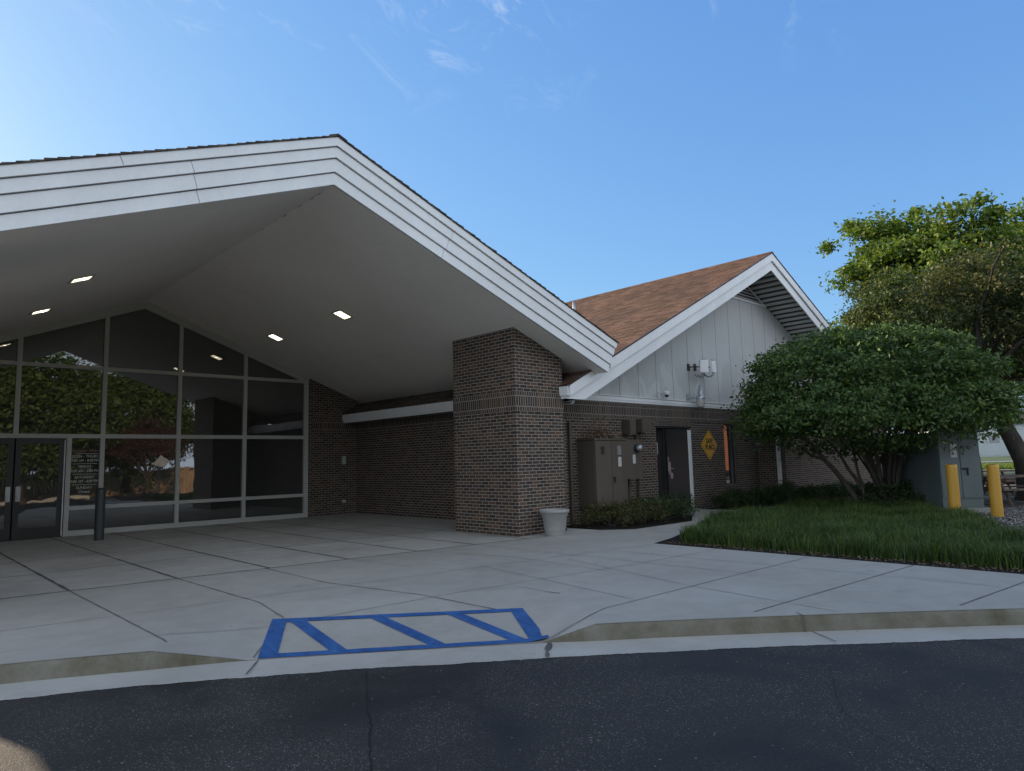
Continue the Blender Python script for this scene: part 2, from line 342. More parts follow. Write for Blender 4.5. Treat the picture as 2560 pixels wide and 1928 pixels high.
# ------------------------------------------------------------------ object helpers
def tag(o, label=None, cat=None, group=None, kind=None):
    if label: o['label'] = label
    if cat: o['category'] = cat
    if group: o['group'] = group
    if kind: o['kind'] = kind
    return o
def thing(name, loc, label, cat, group=None):
    o = D.objects.new(name, None); COL.objects.link(o); o.location = loc; o.empty_display_size = .2
    return tag(o, label, cat, group)
def wloc(o):
    v = Vector(o.location)
    while o.parent: o = o.parent; v += Vector(o.location)
    return v
class B:
    def __init__(s): s.v = []; s.f = []; s.mi = []; s.sm = []
    def add(s, vs, fs, m=0, smooth=False):
        n = len(s.v); s.v += [tuple(v) for v in vs]; s.f += [tuple(i+n for i in f) for f in fs]
        s.mi += [m]*len(fs); s.sm += [smooth]*len(fs); return s
    def box(s, x0, x1, y0, y1, z0, z1, m=0):
        if x0 > x1: x0, x1 = x1, x0
        if y0 > y1: y0, y1 = y1, y0
        vs = [(x, y, z) for z in (z0, z1) for y in (y0, y1) for x in (x0, x1)]
        return s.add(vs, [(0, 2, 3, 1), (4, 5, 7, 6), (0, 1, 5, 4), (2, 6, 7, 3), (0, 4, 6, 2), (1, 3, 7, 5)], m)
    def bbox(s, x0, x1, y0, y1, z0, z1, bev=.006, m=0):     # bevelled box
        import bmesh
        bm = bmesh.new(); bmesh.ops.create_cube(bm, size=1)
        for v in bm.verts: v.co = Vector((x0+(v.co.x+.5)*(x1-x0), y0+(v.co.y+.5)*(y1-y0), z0+(v.co.z+.5)*(z1-z0)))
        bmesh.ops.bevel(bm, geom=bm.edges[:], offset=bev, segments=2, affect='EDGES')
        bm.verts.index_update(); s.add([v.co for v in bm.verts], [[v.index for v in f.verts] for f in bm.faces], m); bm.free(); return s
    def obox(s, c, ax, ay, az, m=0):                          # box from centre + half vectors
        c, ax, ay, az = map(Vector, (c, ax, ay, az))
        vs = [c+ax*i+ay*j+az*k for k in (-1, 1) for j in (-1, 1) for i in (-1, 1)]
        return s.add(vs, [(0, 2, 3, 1), (4, 5, 7, 6), (0, 1, 5, 4), (2, 6, 7, 3), (0, 4, 6, 2), (1, 3, 7, 5)], m)
    def prism(s, poly, y0, y1, m=0):                          # poly in x,z extruded along y
        n = len(poly); vs = [(x, y0, z) for x, z in poly]+[(x, y1, z) for x, z in poly]
        fs = [tuple(range(n)), tuple(range(2*n-1, n-1, -1))]+[(i, i+n, (i+1) % n+n, (i+1) % n) for i in range(n)]
        return s.add(vs, fs, m)
    def slab(s, poly, z0, z1, m=0):                           # poly in x,y
        n = len(poly); vs = [(x, y, z0) for x, y in poly]+[(x, y, z1) for x, y in poly]
        fs = [tuple(range(n-1, -1, -1)), tuple(range(n, 2*n))]+[(i, (i+1) % n, (i+1) % n+n, i+n) for i in range(n)]
        return s.add(vs, fs, m)
    def tube(s, pts, rad, seg=10, m=0, cap=True):
        pts = [Vector(p) for p in pts]
        if isinstance(rad, (int, float)): rad = [rad]*len(pts)
        vs = []; fs = []
        for i, p in enumerate(pts):
            t = (pts[min(i+1, len(pts)-1)]-pts[max(i-1, 0)]).normalized()
            a = t.cross(Vector((0, 0, 1)) if abs(t.z) < .95 else Vector((1, 0, 0))).normalized(); b = t.cross(a)
            for k in range(seg):
                q = 2*math.pi*k/seg; vs.append(p+(a*math.cos(q)+b*math.sin(q))*rad[i])
        for i in range(len(pts)-1):
            for k in range(seg):
                fs.append((i*seg+k, i*seg+(k+1) % seg, (i+1)*seg+(k+1) % seg, (i+1)*seg+k))
        s.add(vs, fs, m, True)
        if cap:
            s.add(vs[:seg], [tuple(range(seg))], m); s.add(vs[-seg:], [tuple(range(seg-1, -1, -1))], m)
        return s
    def lathe(s, c, prof, seg=32, m=0, axis='z'):
        vs = []; fs = []; c = Vector(c); n = len(prof)
        for r, h in prof:
            for k in range(seg):
                q = 2*math.pi*k/seg; a, b = r*math.cos(q), r*math.sin(q)
                vs.append(c+(Vector((a, b, h)) if axis == 'z' else Vector((a, -h, b)) if axis == 'y' else Vector((h, a, b))))
        for i in range(n-1):
            for k in range(seg): fs.append((i*seg+k, i*seg+(k+1) % seg, (i+1)*seg+(k+1) % seg, (i+1)*seg+k))
        s.add(vs, fs, m, True)
        if prof[0][0] > 1e-4: s.add(vs[:seg], [tuple(range(seg-1, -1, -1))], m)
        if prof[-1][0] > 1e-4: s.add(vs[-seg:], [tuple(range(seg))], m)
        return s
    def build(s, name, mats, parent=None, label=None, cat=None, group=None, kind=None, base=None):
        me = D.meshes.new(name); off = wloc(parent) if parent else Vector(base or (0, 0, 0))
        me.from_pydata([Vector(v)-off for v in s.v], [], s.f)
        if not isinstance(mats, (list, tuple)): mats = [mats]
        for mm in mats: me.materials.append(MT[mm])
        me.polygons.foreach_set('material_index', s.mi); me.polygons.foreach_set('use_smooth', s.sm)
        import bmesh
        bm = bmesh.new(); bm.from_mesh(me); bmesh.ops.recalc_face_normals(bm, faces=bm.faces[:]); bm.to_mesh(me); bm.free()
        me.update()
        o = D.objects.new(name, me); COL.objects.link(o)
        if parent: o.parent = parent
        else: o.location = off
        return tag(o, label, cat, group, kind)
def copy_tree(o, delta=(0, 0, 0), parent=None):
    c = o.copy(); COL.objects.link(c); c.parent = parent
    if parent is None: c.location = Vector(o.location)+Vector(delta)
    for ch in list(o.children): copy_tree(ch, parent=c)
    return c

def raw_mesh(name, V, F, mat, parent=None, base=(0, 0, 0), smooth=False, **kw):
    """V (n,3) numpy, F (m,k) numpy of equal-size faces"""
    me = D.meshes.new(name); off = np.array(wloc(parent) if parent else base, float)
    V = V-off; k = F.shape[1]
    me.vertices.add(len(V)); me.vertices.foreach_set('co', V.astype(np.float32).ravel())
    me.loops.add(F.size); me.loops.foreach_set('vertex_index', F.astype(np.int32).ravel())
    me.polygons.add(len(F)); me.polygons.foreach_set('loop_start', np.arange(0, F.size, k, dtype=np.int32))
    try: me.polygons.foreach_set('loop_total', np.full(len(F), k, dtype=np.int32))
    except Exception: pass
    me.update(calc_edges=True); me.validate()
    me.materials.append(MT[mat])
    o = D.objects.new(name, me); COL.objects.link(o)
    if parent: o.parent = parent
    else: o.location = off
    return tag(o, **kw)

def unit(a): return a/np.maximum(np.linalg.norm(a, axis=1, keepdims=True), 1e-9)
def leaves(P, size, nrm=None, jit=1.0, droop=.3, aspect=.55):
    """folded leaf of two triangles at every point"""
    n = len(P); s = size*RNG.uniform(.65, 1.25, (n, 1))
    nn = RNG.normal(size=(n, 3))*jit
    if nrm is not None: nn += nrm
    nn = unit(nn); d = RNG.normal(size=(n, 3)); d[:, 2] -= droop
    d = unit(d-nn*(d*nn).sum(1, keepdims=True)); q = np.cross(nn, d)
    a = P-d*s*.5; b = P+d*s*.5; mfold = P+nn*s*-.06
    l = P+q*s*aspect*.5+nn*s*.08-d*s*.06; r = P-q*s*aspect*.5+nn*s*.08-d*s*.06
    V = np.stack([a, l, b, r], 1).reshape(-1, 3)
    i = np.arange(n)[:, None]*4
    F = np.concatenate([i+[0, 1, 2], i+[0, 2, 3]], 0)
    return V, F
def crown_points(c, rad, nclump, per, spread, shell=(.55, 1.0), zmin=-1.0, squash=.7, lump=.18):
    c = np.array(c, float); rad = np.array(rad, float)
    u = unit(RNG.normal(size=(nclump*3, 3))); u = u[u[:, 2] > zmin][:nclump]
    ph = RNG.uniform(0, 6.28, 6)
    lum = 1+lump*(np.sin(u[:, 0]*5+ph[0])*np.sin(u[:, 1]*4.3+ph[1])+np.sin(u[:, 2]*6+ph[2]+u[:, 0]*3))*.7
    rr = RNG.uniform(shell[0]**3, shell[1]**3, len(u))**(1/3)
    cc = c+u*rad*(rr*lum)[:, None]
    m = len(cc)
    sc = RNG.uniform(.6, 1.4, (m, 1))*spread
    per_i = per
    off = RNG.normal(size=(m, per_i, 3))*sc[:, None, :]*np.array([1, 1, squash])
    P = (cc[:, None, :]+off).reshape(-1, 3)
    nrm = np.repeat(u, per_i, 0)*.6+np.array([0, 0, .8])
    return P, nrm, cc
def limbs(b, base, targets, r0, mid_z=.45, seg=7, wig=.12, rt_=.02):
    base = Vector(base)
    for tg in targets:
        tg = Vector(tg); mid = base.lerp(tg, mid_z); mid.z += (tg.z-base.z)*.10
        mid += Vector((random.uniform(-1, 1), random.uniform(-1, 1), 0))*wig*(tg-base).length
        pts = [((1-t)**2)*base+2*t*(1-t)*mid+t*t*tg for t in [i/seg for i in range(seg+1)]]
        pts = [p+Vector((random.uniform(-1, 1), random.uniform(-1, 1), random.uniform(-.5, .5)))*.03*(tg-base).length*(0 < i < seg) for i, p in enumerate(pts)]
        rd = [r0+(rt_-r0)*(i/seg)**.8 for i in range(seg+1)]
        b.tube(pts, rd, 7)

# ------------------------------------------------------------------ ground, curb, street
CURB = [(-40, 8.4), (-15, 8.3), (-6, 8.1), (-2, 7.72), (-.5, 7.38), (.9, 6.88), (1.61, 6.50), (2.39, 6.05), (3.4, 5.34), (4.55, 4.47), (5.35, 3.86), (6.45, 2.93), (7.3, 2.17), (8.05, 1.48),
        (8.8, .62), (9.4, -.5), (9.75, -2), (9.9, -4), (9.95, -8), (9.95, -40)]
def densify(pl, step):
    out = [pl[0]]
    for a, b in zip(pl, pl[1:]):
        d = math.hypot(b[0]-a[0], b[1]-a[1]); n = max(1, int(d/step))
        for i in range(1, n+1): out.append((a[0]+(b[0]-a[0])*i/n, a[1]+(b[1]-a[1])*i/n))
    return out
def smooth_pl(pl, it=2):
    for _ in range(it):
        pl = [pl[0]]+[tuple(.25*a[k]+.5*b[k]+.25*c[k] for k in (0, 1)) for a, b, c in zip(pl, pl[1:], pl[2:])]+[pl[-1]]
    return pl
CP = smooth_pl(densify(CURB, .12), 6)
CPn = np.array(CP); CS = np.concatenate([[0], np.cumsum(np.hypot(*np.diff(CPn, axis=0).T))])
def nearest(x, y):
    d2 = (CPn[:, 0]-x)**2+(CPn[:, 1]-y)**2; i = int(d2.argmin())
    a = CPn[max(i-1, 0)]; b = CPn[min(i+1, len(CPn)-1)]; t = (b-a)/np.linalg.norm(b-a)
    d = -((x-a[0])*t[1]-(y-a[1])*t[0])      # positive on the patio side (left of travel +x)
    return CS[i], d
s_of = lambda x, y: nearest(x, y)[0]
sA, sB, sC, sD = s_of(1.80, 6.43), s_of(2.52, 5.98), s_of(4.55, 4.47), s_of(4.95, 4.2)
def wramp(s):
    if s <= sA or s >= sD: return 0
    if s < sB: return (s-sA)/(sB-sA)
    if s > sC: return (sD-s)/(sD-sC)
    return 1
def hgt(x, y):
    s, d = nearest(x, y)
    w_ = wramp(s)
    if w_ == 0 or d > 1.8: return 0.0
    return -.138*w_*max(0, 1-max(d, 0)/1.75)
def nrm_at(i):
    a = CPn[max(i-1, 0)]; b = CPn[min(i+1, len(CPn)-1)]; t = (b-a)/np.linalg.norm(b-a); return np.array([-t[1], t[0]])

# patio and sidewalk surface: rows following the curb, then a flat sheet
b = B(); offs = [0.0, .05, .15, .3, .5, .75, 1.05, 1.4, 1.8]
i0 = min(range(len(CP)), key=lambda i: abs(CP[i][0]+8)); i1 = min(range(len(CP)), key=lambda i: math.hypot(CP[i][0]-9.95, CP[i][1]+7.9))
NR = [nrm_at(i) for i in range(len(CP))]
rows = []; idx = list(range(i0, i1+1))
# smoothed normals keep the offset rows from crossing on the bend
K = 12; NS = {}
for i in idx:
    q = sum(NR[max(0, min(len(NR)-1, j))] for j in range(i-K, i+K+1)); NS[i] = q/np.linalg.norm(q)
def cpt(i, o):
    q = CPn[i]+NS[i]*o
    if q[0] > 10.15 and q[1] < 4: q = np.array([10.15, q[1]])
    return q
vs = []; fs = []
for i in idx:
    w_ = wramp(CS[i])
    for k, o in enumerate(offs):
        x, y = cpt(i, o); vs.append((x, y, -.138*w_*(1-o/1.8)))
n = len(offs)
for a in range(len(idx)-1):
    for k in range(n-1): fs.append((a*n+k, (a+1)*n+k, (a+1)*n+k+1, a*n+k+1))
b.add(vs, fs)
inner = [tuple(cpt(i, 1.8)) for i in idx]
pts = [(p[0], p[1], 0) for p in inner if p[0] < 10.14 or p[1] < 3]
WALKEDGE = [(10.15, 7.15), (11.0, 7.35), (13.7, 8.3), (16, 8.5), (19.5, 8.3), (22.5, 7.7), (23.2, 8.6), (20, 9.2), (17.45, 9.5), (17.45, 10.79), (15.6, 10.79), (15.6, 9.75), (14.13, 8.86), (11.95, 8.86), (11.45, 9.9), (11.35, 10.79), (11.29, 10.79)]
FJ = [(-8, 10.95), (1.3, 10.42), (10.15, 9.48), (11.4, 9.36)]
out = [p for p in inner if p[0] < 10.1 and p[1] > -8 and p[1] > 1.9]
poly = [(x, y) for x, y in out]+[(10.15, 1.75)]+WALKEDGE[:14]+[(11.40, 9.36)]+FJ[::-1][1:]
# tessellate the big flat sheet with a bmesh fill
def fill(name, poly, z, mat, **kw):
    import bmesh
    bm = bmesh.new(); vv = [bm.verts.new((x, y, z)) for x, y in poly]
    es = [bm.edges.new((vv[i], vv[(i+1) % len(vv)])) for i in range(len(vv))]
    r = bmesh.ops.triangle_fill(bm, edges=es, use_beauty=True, use_dissolve=False)
    for f in bm.faces:
        f.normal_update()
        if f.normal.z < 0: f.normal_flip()
    bm.verts.index_update()
    vs_, fs_ = [tuple(v.co) for v in bm.verts], [[v.index for v in f.verts] for f in bm.faces]; bm.free(); return vs_, fs_
v_, f_ = fill('x', poly, 0, 'concrete'); b.add(v_, f_)
tail = [p for p in inner if p[1] <= 1.9 and p[1] > -7.8]
v_, f_ = fill('x', [(10.15, 1.75)]+[(min(q[0], 11.75), q[1]) for q in []]+[(10.15, -7.8)]+[(p[0]-0, p[1]) for p in []]+[(9.95, -7.8), (9.9, -4)], -.02, 'c'); 
sidewalk = b.build('sidewalk', 'concrete', kind='structure')
v_, f_ = fill('x', FJ+[(11.29, 10.79), (11.29, 19.08), (-8, 19.08)], 0, 'c')
B().add(v_, f_).build('porch_slab', 'concrete2', kind='structure')
# curb face and gutter
b = B(); g = B()
LG = [i for i in range(len(CP))]
vs = []; fs = []; n = 4
for i in LG:
    w_ = wramp(CS[i]); x, y = CPn[i]; nx, ny = NR[i]; top = -.138*w_
    vs += [(x-nx*.035*(1-w_), y-ny*.035*(1-w_), -.146), (x-nx*.02*(1-w_), y-ny*.02*(1-w_), top*.0-.06*(1-w_)-.144*w_), (x-nx*.006, y-ny*.006, top-.012*(1-w_)-.002*w_), (x+nx*.012, y+ny*.012, top+.001)]
for a in range(len(LG)-1):
    for k in range(n-1): fs.append((a*n+k, (a+1)*n+k, (a+1)*n+k+1, a*n+k+1))
b.add(vs, fs, 0, True)
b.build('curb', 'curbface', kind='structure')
vs = []; fs = []; rw = 0; LG2 = []
for i in LG[:-1]:
    sub = 6 if (CPn[i][0] > -1 and CPn[i][1] > .5) else 1
    for q in range(sub): LG2.append((i, q/sub))
for i, q in LG2:
    x, y = CPn[i]*(1-q)+CPn[i+1]*q; nx, ny = NR[i]*(1-q)+NR[i+1]*q
    rw = rw*.8+random.uniform(-.0065, .0065)
    e = .43+.008*math.sin(i*.43)+rw+random.uniform(-.003, .003)
    vs += [(x+nx*.0, y+ny*.0, -.141), (x-nx*.2, y-ny*.2, -.150), (x-nx*e, y-ny*e, -.156)]
for a in range(len(LG2)-1):
    for k in range(2): fs.append((a*3+k, a*3+3+k, a*3+4+k, a*3+1+k))
g.add(vs, fs); g.build('gutter', 'gutter_c', kind='structure')
# asphalt, base ground
B().add([(-60, -9, -.160), (10.1, -9, -.160), (10.1, 12, -.160), (-60, 12, -.160)], [(0, 1, 2, 3)]).build('asphalt_street', 'asphalt', kind='structure')
B().add([(-3000, -3000, -.19), (3000, -3000, -.19), (3000, 3000, -.19), (-3000, 3000, -.19)], [(0, 1, 2, 3)]).build('ground', 'grassground', kind='structure')
# raised ground right of the sidewalk and round the building
v_, f_ = fill('x', [(10.13, -9), (200, -60), (400, 40), (300, 250), (60, 60), (31.2, 12), (31.2, 9.9), (21.4, 9.9), (21.4, 10.78), (11.3, 10.78), (10.13, 7.1)], -.015, 'c')
B().add(v_, f_).build('bed_soil', 'soil', kind='structure')
# right sidewalk tail
tl = [tuple(CPn[i]+NR[i]*.0) for i in range(len(CP)) if -8 < CP[i][1] < 1.9]

def strip(b, pts, w_, lift=.0035, wob=0):
    pts = densify(pts, .15); P = [Vector((p[0], p[1])) for p in pts]
    vs = []; fs = []
    for i, p in enumerate(P):
        t = (P[min(i+1, len(P)-1)]-P[max(i-1, 0)]).normalized(); nn = Vector((-t.y, t.x))
        ww = w_*.5*(1+wob*random.uniform(-.6, .9)); o = nn*random.uniform(-1, 1)*wob*.006
        for s_ in (-1, 1):
            q = p+nn*ww*s_+o; vs.append((q.x, q.y, hgt(q.x, q.y)+lift))
    for i in range(len(P)-1): fs.append((2*i, 2*i+1, 2*i+3, 2*i+2))
    b.add(vs, fs)
bj = B()
for x in (-1.7, -.45, .8, 2.0, 3.25, 4.5, 5.75, 7.0, 8.2, 9.4):
    strip(bj, [(x, 10.4-.1055*(x-1.3)+.0), (x, 19.05)], .035, wob=.5)
for y in (12.45, 14.4, 16.6): strip(bj, [(-7, y), (11.2, y)], .022, wob=.3)
strip(bj, [(-7, 10.86), (1.3, 10.40), (10.15, 9.46)], .03, wob=.4)
bo = B()
strip(bo, [(3.25, 10.2), (3.3, 7.7), (3.24, 6.9), (2.55, 5.99)], .014, wob=.8)
strip(bo, [(2.0, 10.3), (2.03, 6.55)], .016, wob=.4)
strip(bo, [(4.45, 10.1), (4.42, 8.2), (4.95, 5.45)], .014, wob=.6)
strip(bo, [(5.78, 6.04), (5.80, 5.39)], .010, wob=1)
strip(bo, [(4.62, 4.42), (5.1, 4.40), (5.5, 4.51), (7.74, 4.47), (10.12, 4.40)], .011, wob=.3)
strip(bo, [(6.30, 3.32), (10.12, 3.05)], .016, wob=.3)
strip(bo, [(7.80, 1.97), (10.12, 1.70)], .016, wob=.3)
bo.build('expansion_joint', 'joint3', sidewalk); bj.build('expansion_joint', 'joint', sidewalk)
b2 = B()
strip(b2, [(5.75, 9.93), (5.9, 8.4)], .012, wob=.3); strip(b2, [(7.0, 9.8), (7.5, 7.95), (7.35, 6)], .012, wob=.3); strip(b2, [(8.2, 9.68), (8.25, 4.5)], .012, wob=.3)
strip(b2, [(6.60, 7.7), (6.05, 4.55)], .010, wob=.3); strip(b2, [(7.85, 7.1), (7.10, 4.6), (6.80, 2.75)], .010, wob=.3)
strip(b2, [(1.0, 8.3), (10.1, 7.1)], .010, wob=.3); strip(b2, [(2.0, 6.9), (5.0, 6.35), (8.0, 6.0), (10.1, 5.9)], .010, wob=.3)
strip(b2, [(9.0, 7.2), (9.1, 1.9)], .010, wob=.3)
for x in (12.3, 13.8): strip(b2, [(x, 8.86), (x+.5, 7.85)], .010)
b2.build('tooled_joint', 'joint2', sidewalk)
# gutter joints + street cracks
b3 = B()
def gstrip(x0, y0, x1, y1, w_, z, bb, wob=.5):
    pts = densify([(x0, y0), (x1, y1)], .08); vs = []; fs = []
    t = Vector((x1-x0, y1-y0)).normalized(); nn = Vector((-t.y, t.x)); ph = 0
    for i, p in enumerate(pts):
        ph += random.uniform(-.006, .006)*wob*2
        ww = w_*.5*(1+wob*random.uniform(-.7, .9))
        for s_ in (-1, 1): vs.append((p[0]+nn.x*(ww*s_+ph), p[1]+nn.y*(ww*s_+ph), z))
    for i in range(len(pts)-1): fs.append((2*i, 2*i+1, 2*i+3, 2*i+2))
    bb.add(vs, fs)
gstrip(2.56, 5.92, 2.33, 5.60, .014, -.1405, b3, .3); gstrip(4.60, 4.42, 4.27, 4.12, .035, -.1405, b3, 1)
gstrip(6.50, 2.88, 6.28, 2.56, .012, -.1405, b3, .3)
b3.build('gutter_joint', 'joint', kind='structure')
b3 = B()
gstrip(3.05, 5.0, 2.48, 3.99, .012, -.157, b3, 1); gstrip(2.48, 3.99, 2.05, 3.30, .010, -.157, b3, 1); gstrip(2.05, 3.30, 1.5, 1.2, .010, -.157, b3, 1)
gstrip(5.6, 2.35, 4.71, 1.91, .004, -.157, b3, 1); gstrip(4.71, 1.91, 4.0, 1.0, .004, -.157, b3, 1)
b3.build('asphalt_crack', 'crack', kind='structure')
# curb joint
b3 = B(); i_ = min(range(len(CP)), key=lambda i: math.hypot(CP[i][0]-6.50, CP[i][1]-2.90)); x, y = CPn[i_]; nx, ny = NR[i_]; tx, ty = ny, -nx
b3.add([(x-nx*.045-tx*.008, y-ny*.045-ty*.008, -.14), (x-nx*.045+tx*.012, y-ny*.045+ty*.012, -.14), (x-nx*.02+tx*.006, y-ny*.02+ty*.006, .004), (x-nx*.02-tx*.012, y-ny*.02-ty*.012, .004),
        (x+nx*.12+tx*.004, y+ny*.12+ty*.004, .004), (x+nx*.12-tx*.004, y+ny*.12-ty*.004, .004)], [(0, 1, 2, 3), (3, 2, 4, 5)])
b3.build('curb_joint', 'joint', kind='structure')

# blue curb-ramp hatch
bb = B()
BL, BR = Vector((3.13, 6.92)), Vector((5.16, 5.34)); FL, FR = Vector((2.56, 5.94)), Vector((4.62, 4.44))
def paint_quad(bb, a, b_, c, d, lift):
    nu, nv = 14, 6; vs = []; fs = []
    for i in range(nu+1):
        for j in range(nv+1):
            u, v = i/nu, j/nv; p = (a.lerp(b_, u)).lerp(d.lerp(c, u), v)
            if 0 < i < nu and j in (0, nv): p = p+Vector((random.uniform(-1, 1), random.uniform(-1, 1)))*.004
            vs.append((p.x, p.y, hgt(p.x, p.y)+lift))
    for i in range(nu):
        for j in range(nv): k = i*(nv+1)+j; fs.append((k, k+1, k+nv+2, k+nv+1))
    bb.add(vs, fs)
U = lambda a, b_, t: a.lerp(b_, t)
kb, kf = .10, .91
a0, a1 = U(BL, FL, kb), U(BR, FR, kb); c0, c1 = U(BL, FL, kf), U(BR, FR, kf)
paint_quad(bb, BL, BR, a1, a0, .005)                              # back band
paint_quad(bb, c0, c1, FR, FL, .005)                              # front band
paint_quad(bb, a0, U(a0, a1, .058), U(c0, c1, .062), c0, .005)
paint_quad(bb, U(a0, a1, .945), a1, c1, U(c0, c1, .935), .005)
for tb, tf, wb in ((.075, .235, .058), (.385, .575, .060), (.69, .862, .060)):
    paint_quad(bb, U(a0, a1, tb), U(a0, a1, tb+wb), U(c0, c1, tf+wb), U(c0, c1, tf), .005)
bb.build('painted_hatch', 'blue', label='bright blue painted frame with slanted bars on the curb ramp', cat='road marking')

# gravel, mulch and the far view on the right: street, lawn strips
def ground_fill(name, poly, z, mat, kind='structure', **kw):
    v_, f_ = fill('x', poly, z, mat); return B().add(v_, f_).build(name, mat, kind=kind, **kw)
ground_fill('gravel', [(12.8, 1.2), (13.3, 2.25), (15.2, 3.2), (17.5, 4.3), (18.2, 5.2), (19.4, 5.0), (23.5, 3.6), (24, -1), (14, -3)], .008, 'gravel')
ground_fill('mulch_bed', [(17.8, 4.1), (19, 8), (24, 9.5), (31, 8.5), (29.3, 4), (28, -2), (22, -2)], -.004, 'mulch')
def far_band(name, d1, d2, l0, l1, z, mat):
    f = Vector((fw.x, fw.y, 0)).normalized(); r = Vector((rt.x, rt.y, 0))
    q = [f*d1+r*l0*d1, f*d1+r*l1*d1, f*d2+r*l1*d2, f*d2+r*l0*d2]
    return B().add([(p.x, p.y, z) for p in q], [(0, 1, 2, 3)]).build(name, mat, kind='structure')
far_band('path', 25.4, 28.2, .58, 1.4, .012, 'concrete')
far_band('parking_lot', 29.5, 41, .50, 1.6, .016, 'asphalt')
far_band('lawn', 41, 47, .50, 1.6, .020, 'grassground')
far_band('far_sidewalk', 47, 48.6, .50, 1.6, .024, 'concrete')
far_band('verge', 48.6, 62, .50, 1.6, .028, 'grassground')
far_band('road', 62, 77, .40, 1.6, .032, 'asphalt')
far_band('far_kerb', 77, 80, .40, 1.6, .036, 'concrete')
far_band('far_lawn', 80, 150, .35, 1.6, .040, 'grassground')

# ------------------------------------------------------------------ the building
XA, ZA, SL = 5.1, 5.86, .373; XE = 11.75; ZE = ZA-SL*(XE-XA)
YF = 9.2; WY_ = 19.1
bld = thing('library_building', (5.1, 14, 0), 'dark brown brick public building with two white gables and a glazed entrance porch', 'building')
SLW = .402
def sof(x): return ZA-(SL if x > XA else SLW)*abs(x-XA)
# --- entrance porch roof
porch = B()
xl = 2*XA-XE
porch.prism([(xl, sof(xl)), (XA, ZA), (XE, ZE), (XE+.02, ZE+.10), (XA, ZA+.10), (xl-.02, sof(xl)+.10)], YF+.12, 30)
o_soff = porch.build('porch_soffit', 'soffit', bld)
b = B(); y = YF+.5
while y < 12.0:
    l_ = random.uniform(.05, .25); wd = random.uniform(.003, .009)*(1 if random.random() < .7 else 2)
    B().add([(XA-wd, y, ZA-.006-SL*wd), (XA+wd, y, ZA-.006-SL*wd), (XA+wd*.4, y+l_, ZA-.006-SL*wd), (XA-wd*.6, y+l_, ZA-.006-SL*wd)], [(0, 1, 2, 3)]).build('ridge_stain', 'seam', o_soff); y += l_+random.uniform(.05, .3)*(1+(y-YF)*.5)
for x_ in (9.47, .73):
    for y0_, y1_ in ((YF+.13, 9.88), (11.9, WY_-.05)) if x_ in (9.47, .73) else ((YF+.13, WY_-.05),):
        B().add([(x_-.003, y0_, sof(x_)-.003), (x_+.003, y0_, sof(x_)-.003), (x_+.003, y1_, sof(x_)-.003), (x_-.003, y1_, sof(x_)-.003)], [(0, 1, 2, 3)]).build('soffit_seam', 'seam', o_soff)
# fascia boards, each in lengths
fas = B().prism([(xl-.1, sof(xl)+.1), (XA, ZA+.02), (XE+.1, ZE+.1), (XE+.22, ZE+.62), (XA, ZA+.70), (xl-.22, sof(xl)+.62)], YF+.085, YF+.125)
fascia = fas.build('porch_fascia', 'bronze', bld)  # dark backing colour deepens the shadow gaps between the boards
hs = [0, .20, .42, .60, .74]
seams_l = {0: (-.9, 3.1, ), 1: (-.95, 3.05), 2: (-.7, 3.0, ), 3: (2.15,)}
seams_r = {0: (7.2,), 1: (7.28,), 2: (7.36,), 3: ()}
for k in range(4):
    z0, z1 = hs[k], hs[k+1]-(.016 if k < 3 else 0)
    y0 = YF+.06-.034*k
    xe0, xe1 = XE+.06*k+.0, XE+.06*(k+1)
    for sgn in (-1, 1):
        cuts = [0]+sorted(abs(x-XA) for x in (seams_l[k] if sgn < 0 else seams_r[k]))
        ends = cuts[1:]+[None]
        for a, e in zip(cuts, ends):
            a_ = a+(.004 if a > 0 else 0); 
            S_ = SL if sgn > 0 else SLW; q_ = .05 if a > 0 else 0
            if e is None: p = [(a_, -S_*a_+z0), (xe0-XA, -S_*(xe0-XA)+z0), (xe1-XA, -S_*(xe1-XA)+z1), (a_+q_, -S_*(a_+q_)+z1)]
            else: p = [(a_, -S_*a_+z0), (e-.004, -S_*(e-.004)+z0), (e+.046, -S_*(e+.046)+z1), (a_+q_, -S_*(a_+q_)+z1)]
            poly_ = [(XA+sgn*x, ZA+z) for x, z in p]
            B().prism(poly_, y0, YF+.10).build('fascia_board', 'white', fascia)
# small return edge of the eave
B().prism([(XE+.0, ZE+.001), (XE+.02, ZE+.001), (XE+.24, ZE+.70), (XE+.20, ZE+.70)], YF+.13, 19.1).build('eave_board', 'white', bld)
# --- shingle surfaces built course by course
def shingle_roof(name, mat, xr, zr, sgn, slope, run, y0, y1, th=.05, parent=bld, ny=70):
    ex = .14*math.cos(math.atan(slope)); nc = int(run/ex)+1; vs = []; fs = []
    ys = np.linspace(y0, y1, ny+1); 
    for c in range(nc):
        xa_, xb_ = c*ex, min((c+1)*ex+.012, run)
        jit = RNG.uniform(0, .007, ny+1)
        base = len(vs); 
        for j, y in enumerate(ys):
            yy = y+(RNG.uniform(-.012, .004) if j == 0 else 0)
            yy = y if j else y+RNG.uniform(-.02, .0)
            zt = zr-slope*xa_+.004; zb = zr-slope*xb_+.016+jit[j]
            vs += [(xr+sgn*xa_, yy, zt), (xr+sgn*xb_, yy, zb), (xr+sgn*xb_, yy, zb-.02)]
        for j in range(ny):
            a = base+3*j; fs += [(a, a+1, a+4, a+3), (a+1, a+2, a+5, a+4)]
        # closed front edge of the course
        vs += [(xr+sgn*xa_, ys[0], zr-slope*xa_-th), (xr+sgn*xb_, ys[0], zr-slope*xb_-th)]
        fs += [(base, base+1, len(vs)-1, len(vs)-2)]
    return B().add(vs, fs).build(name, mat, parent)
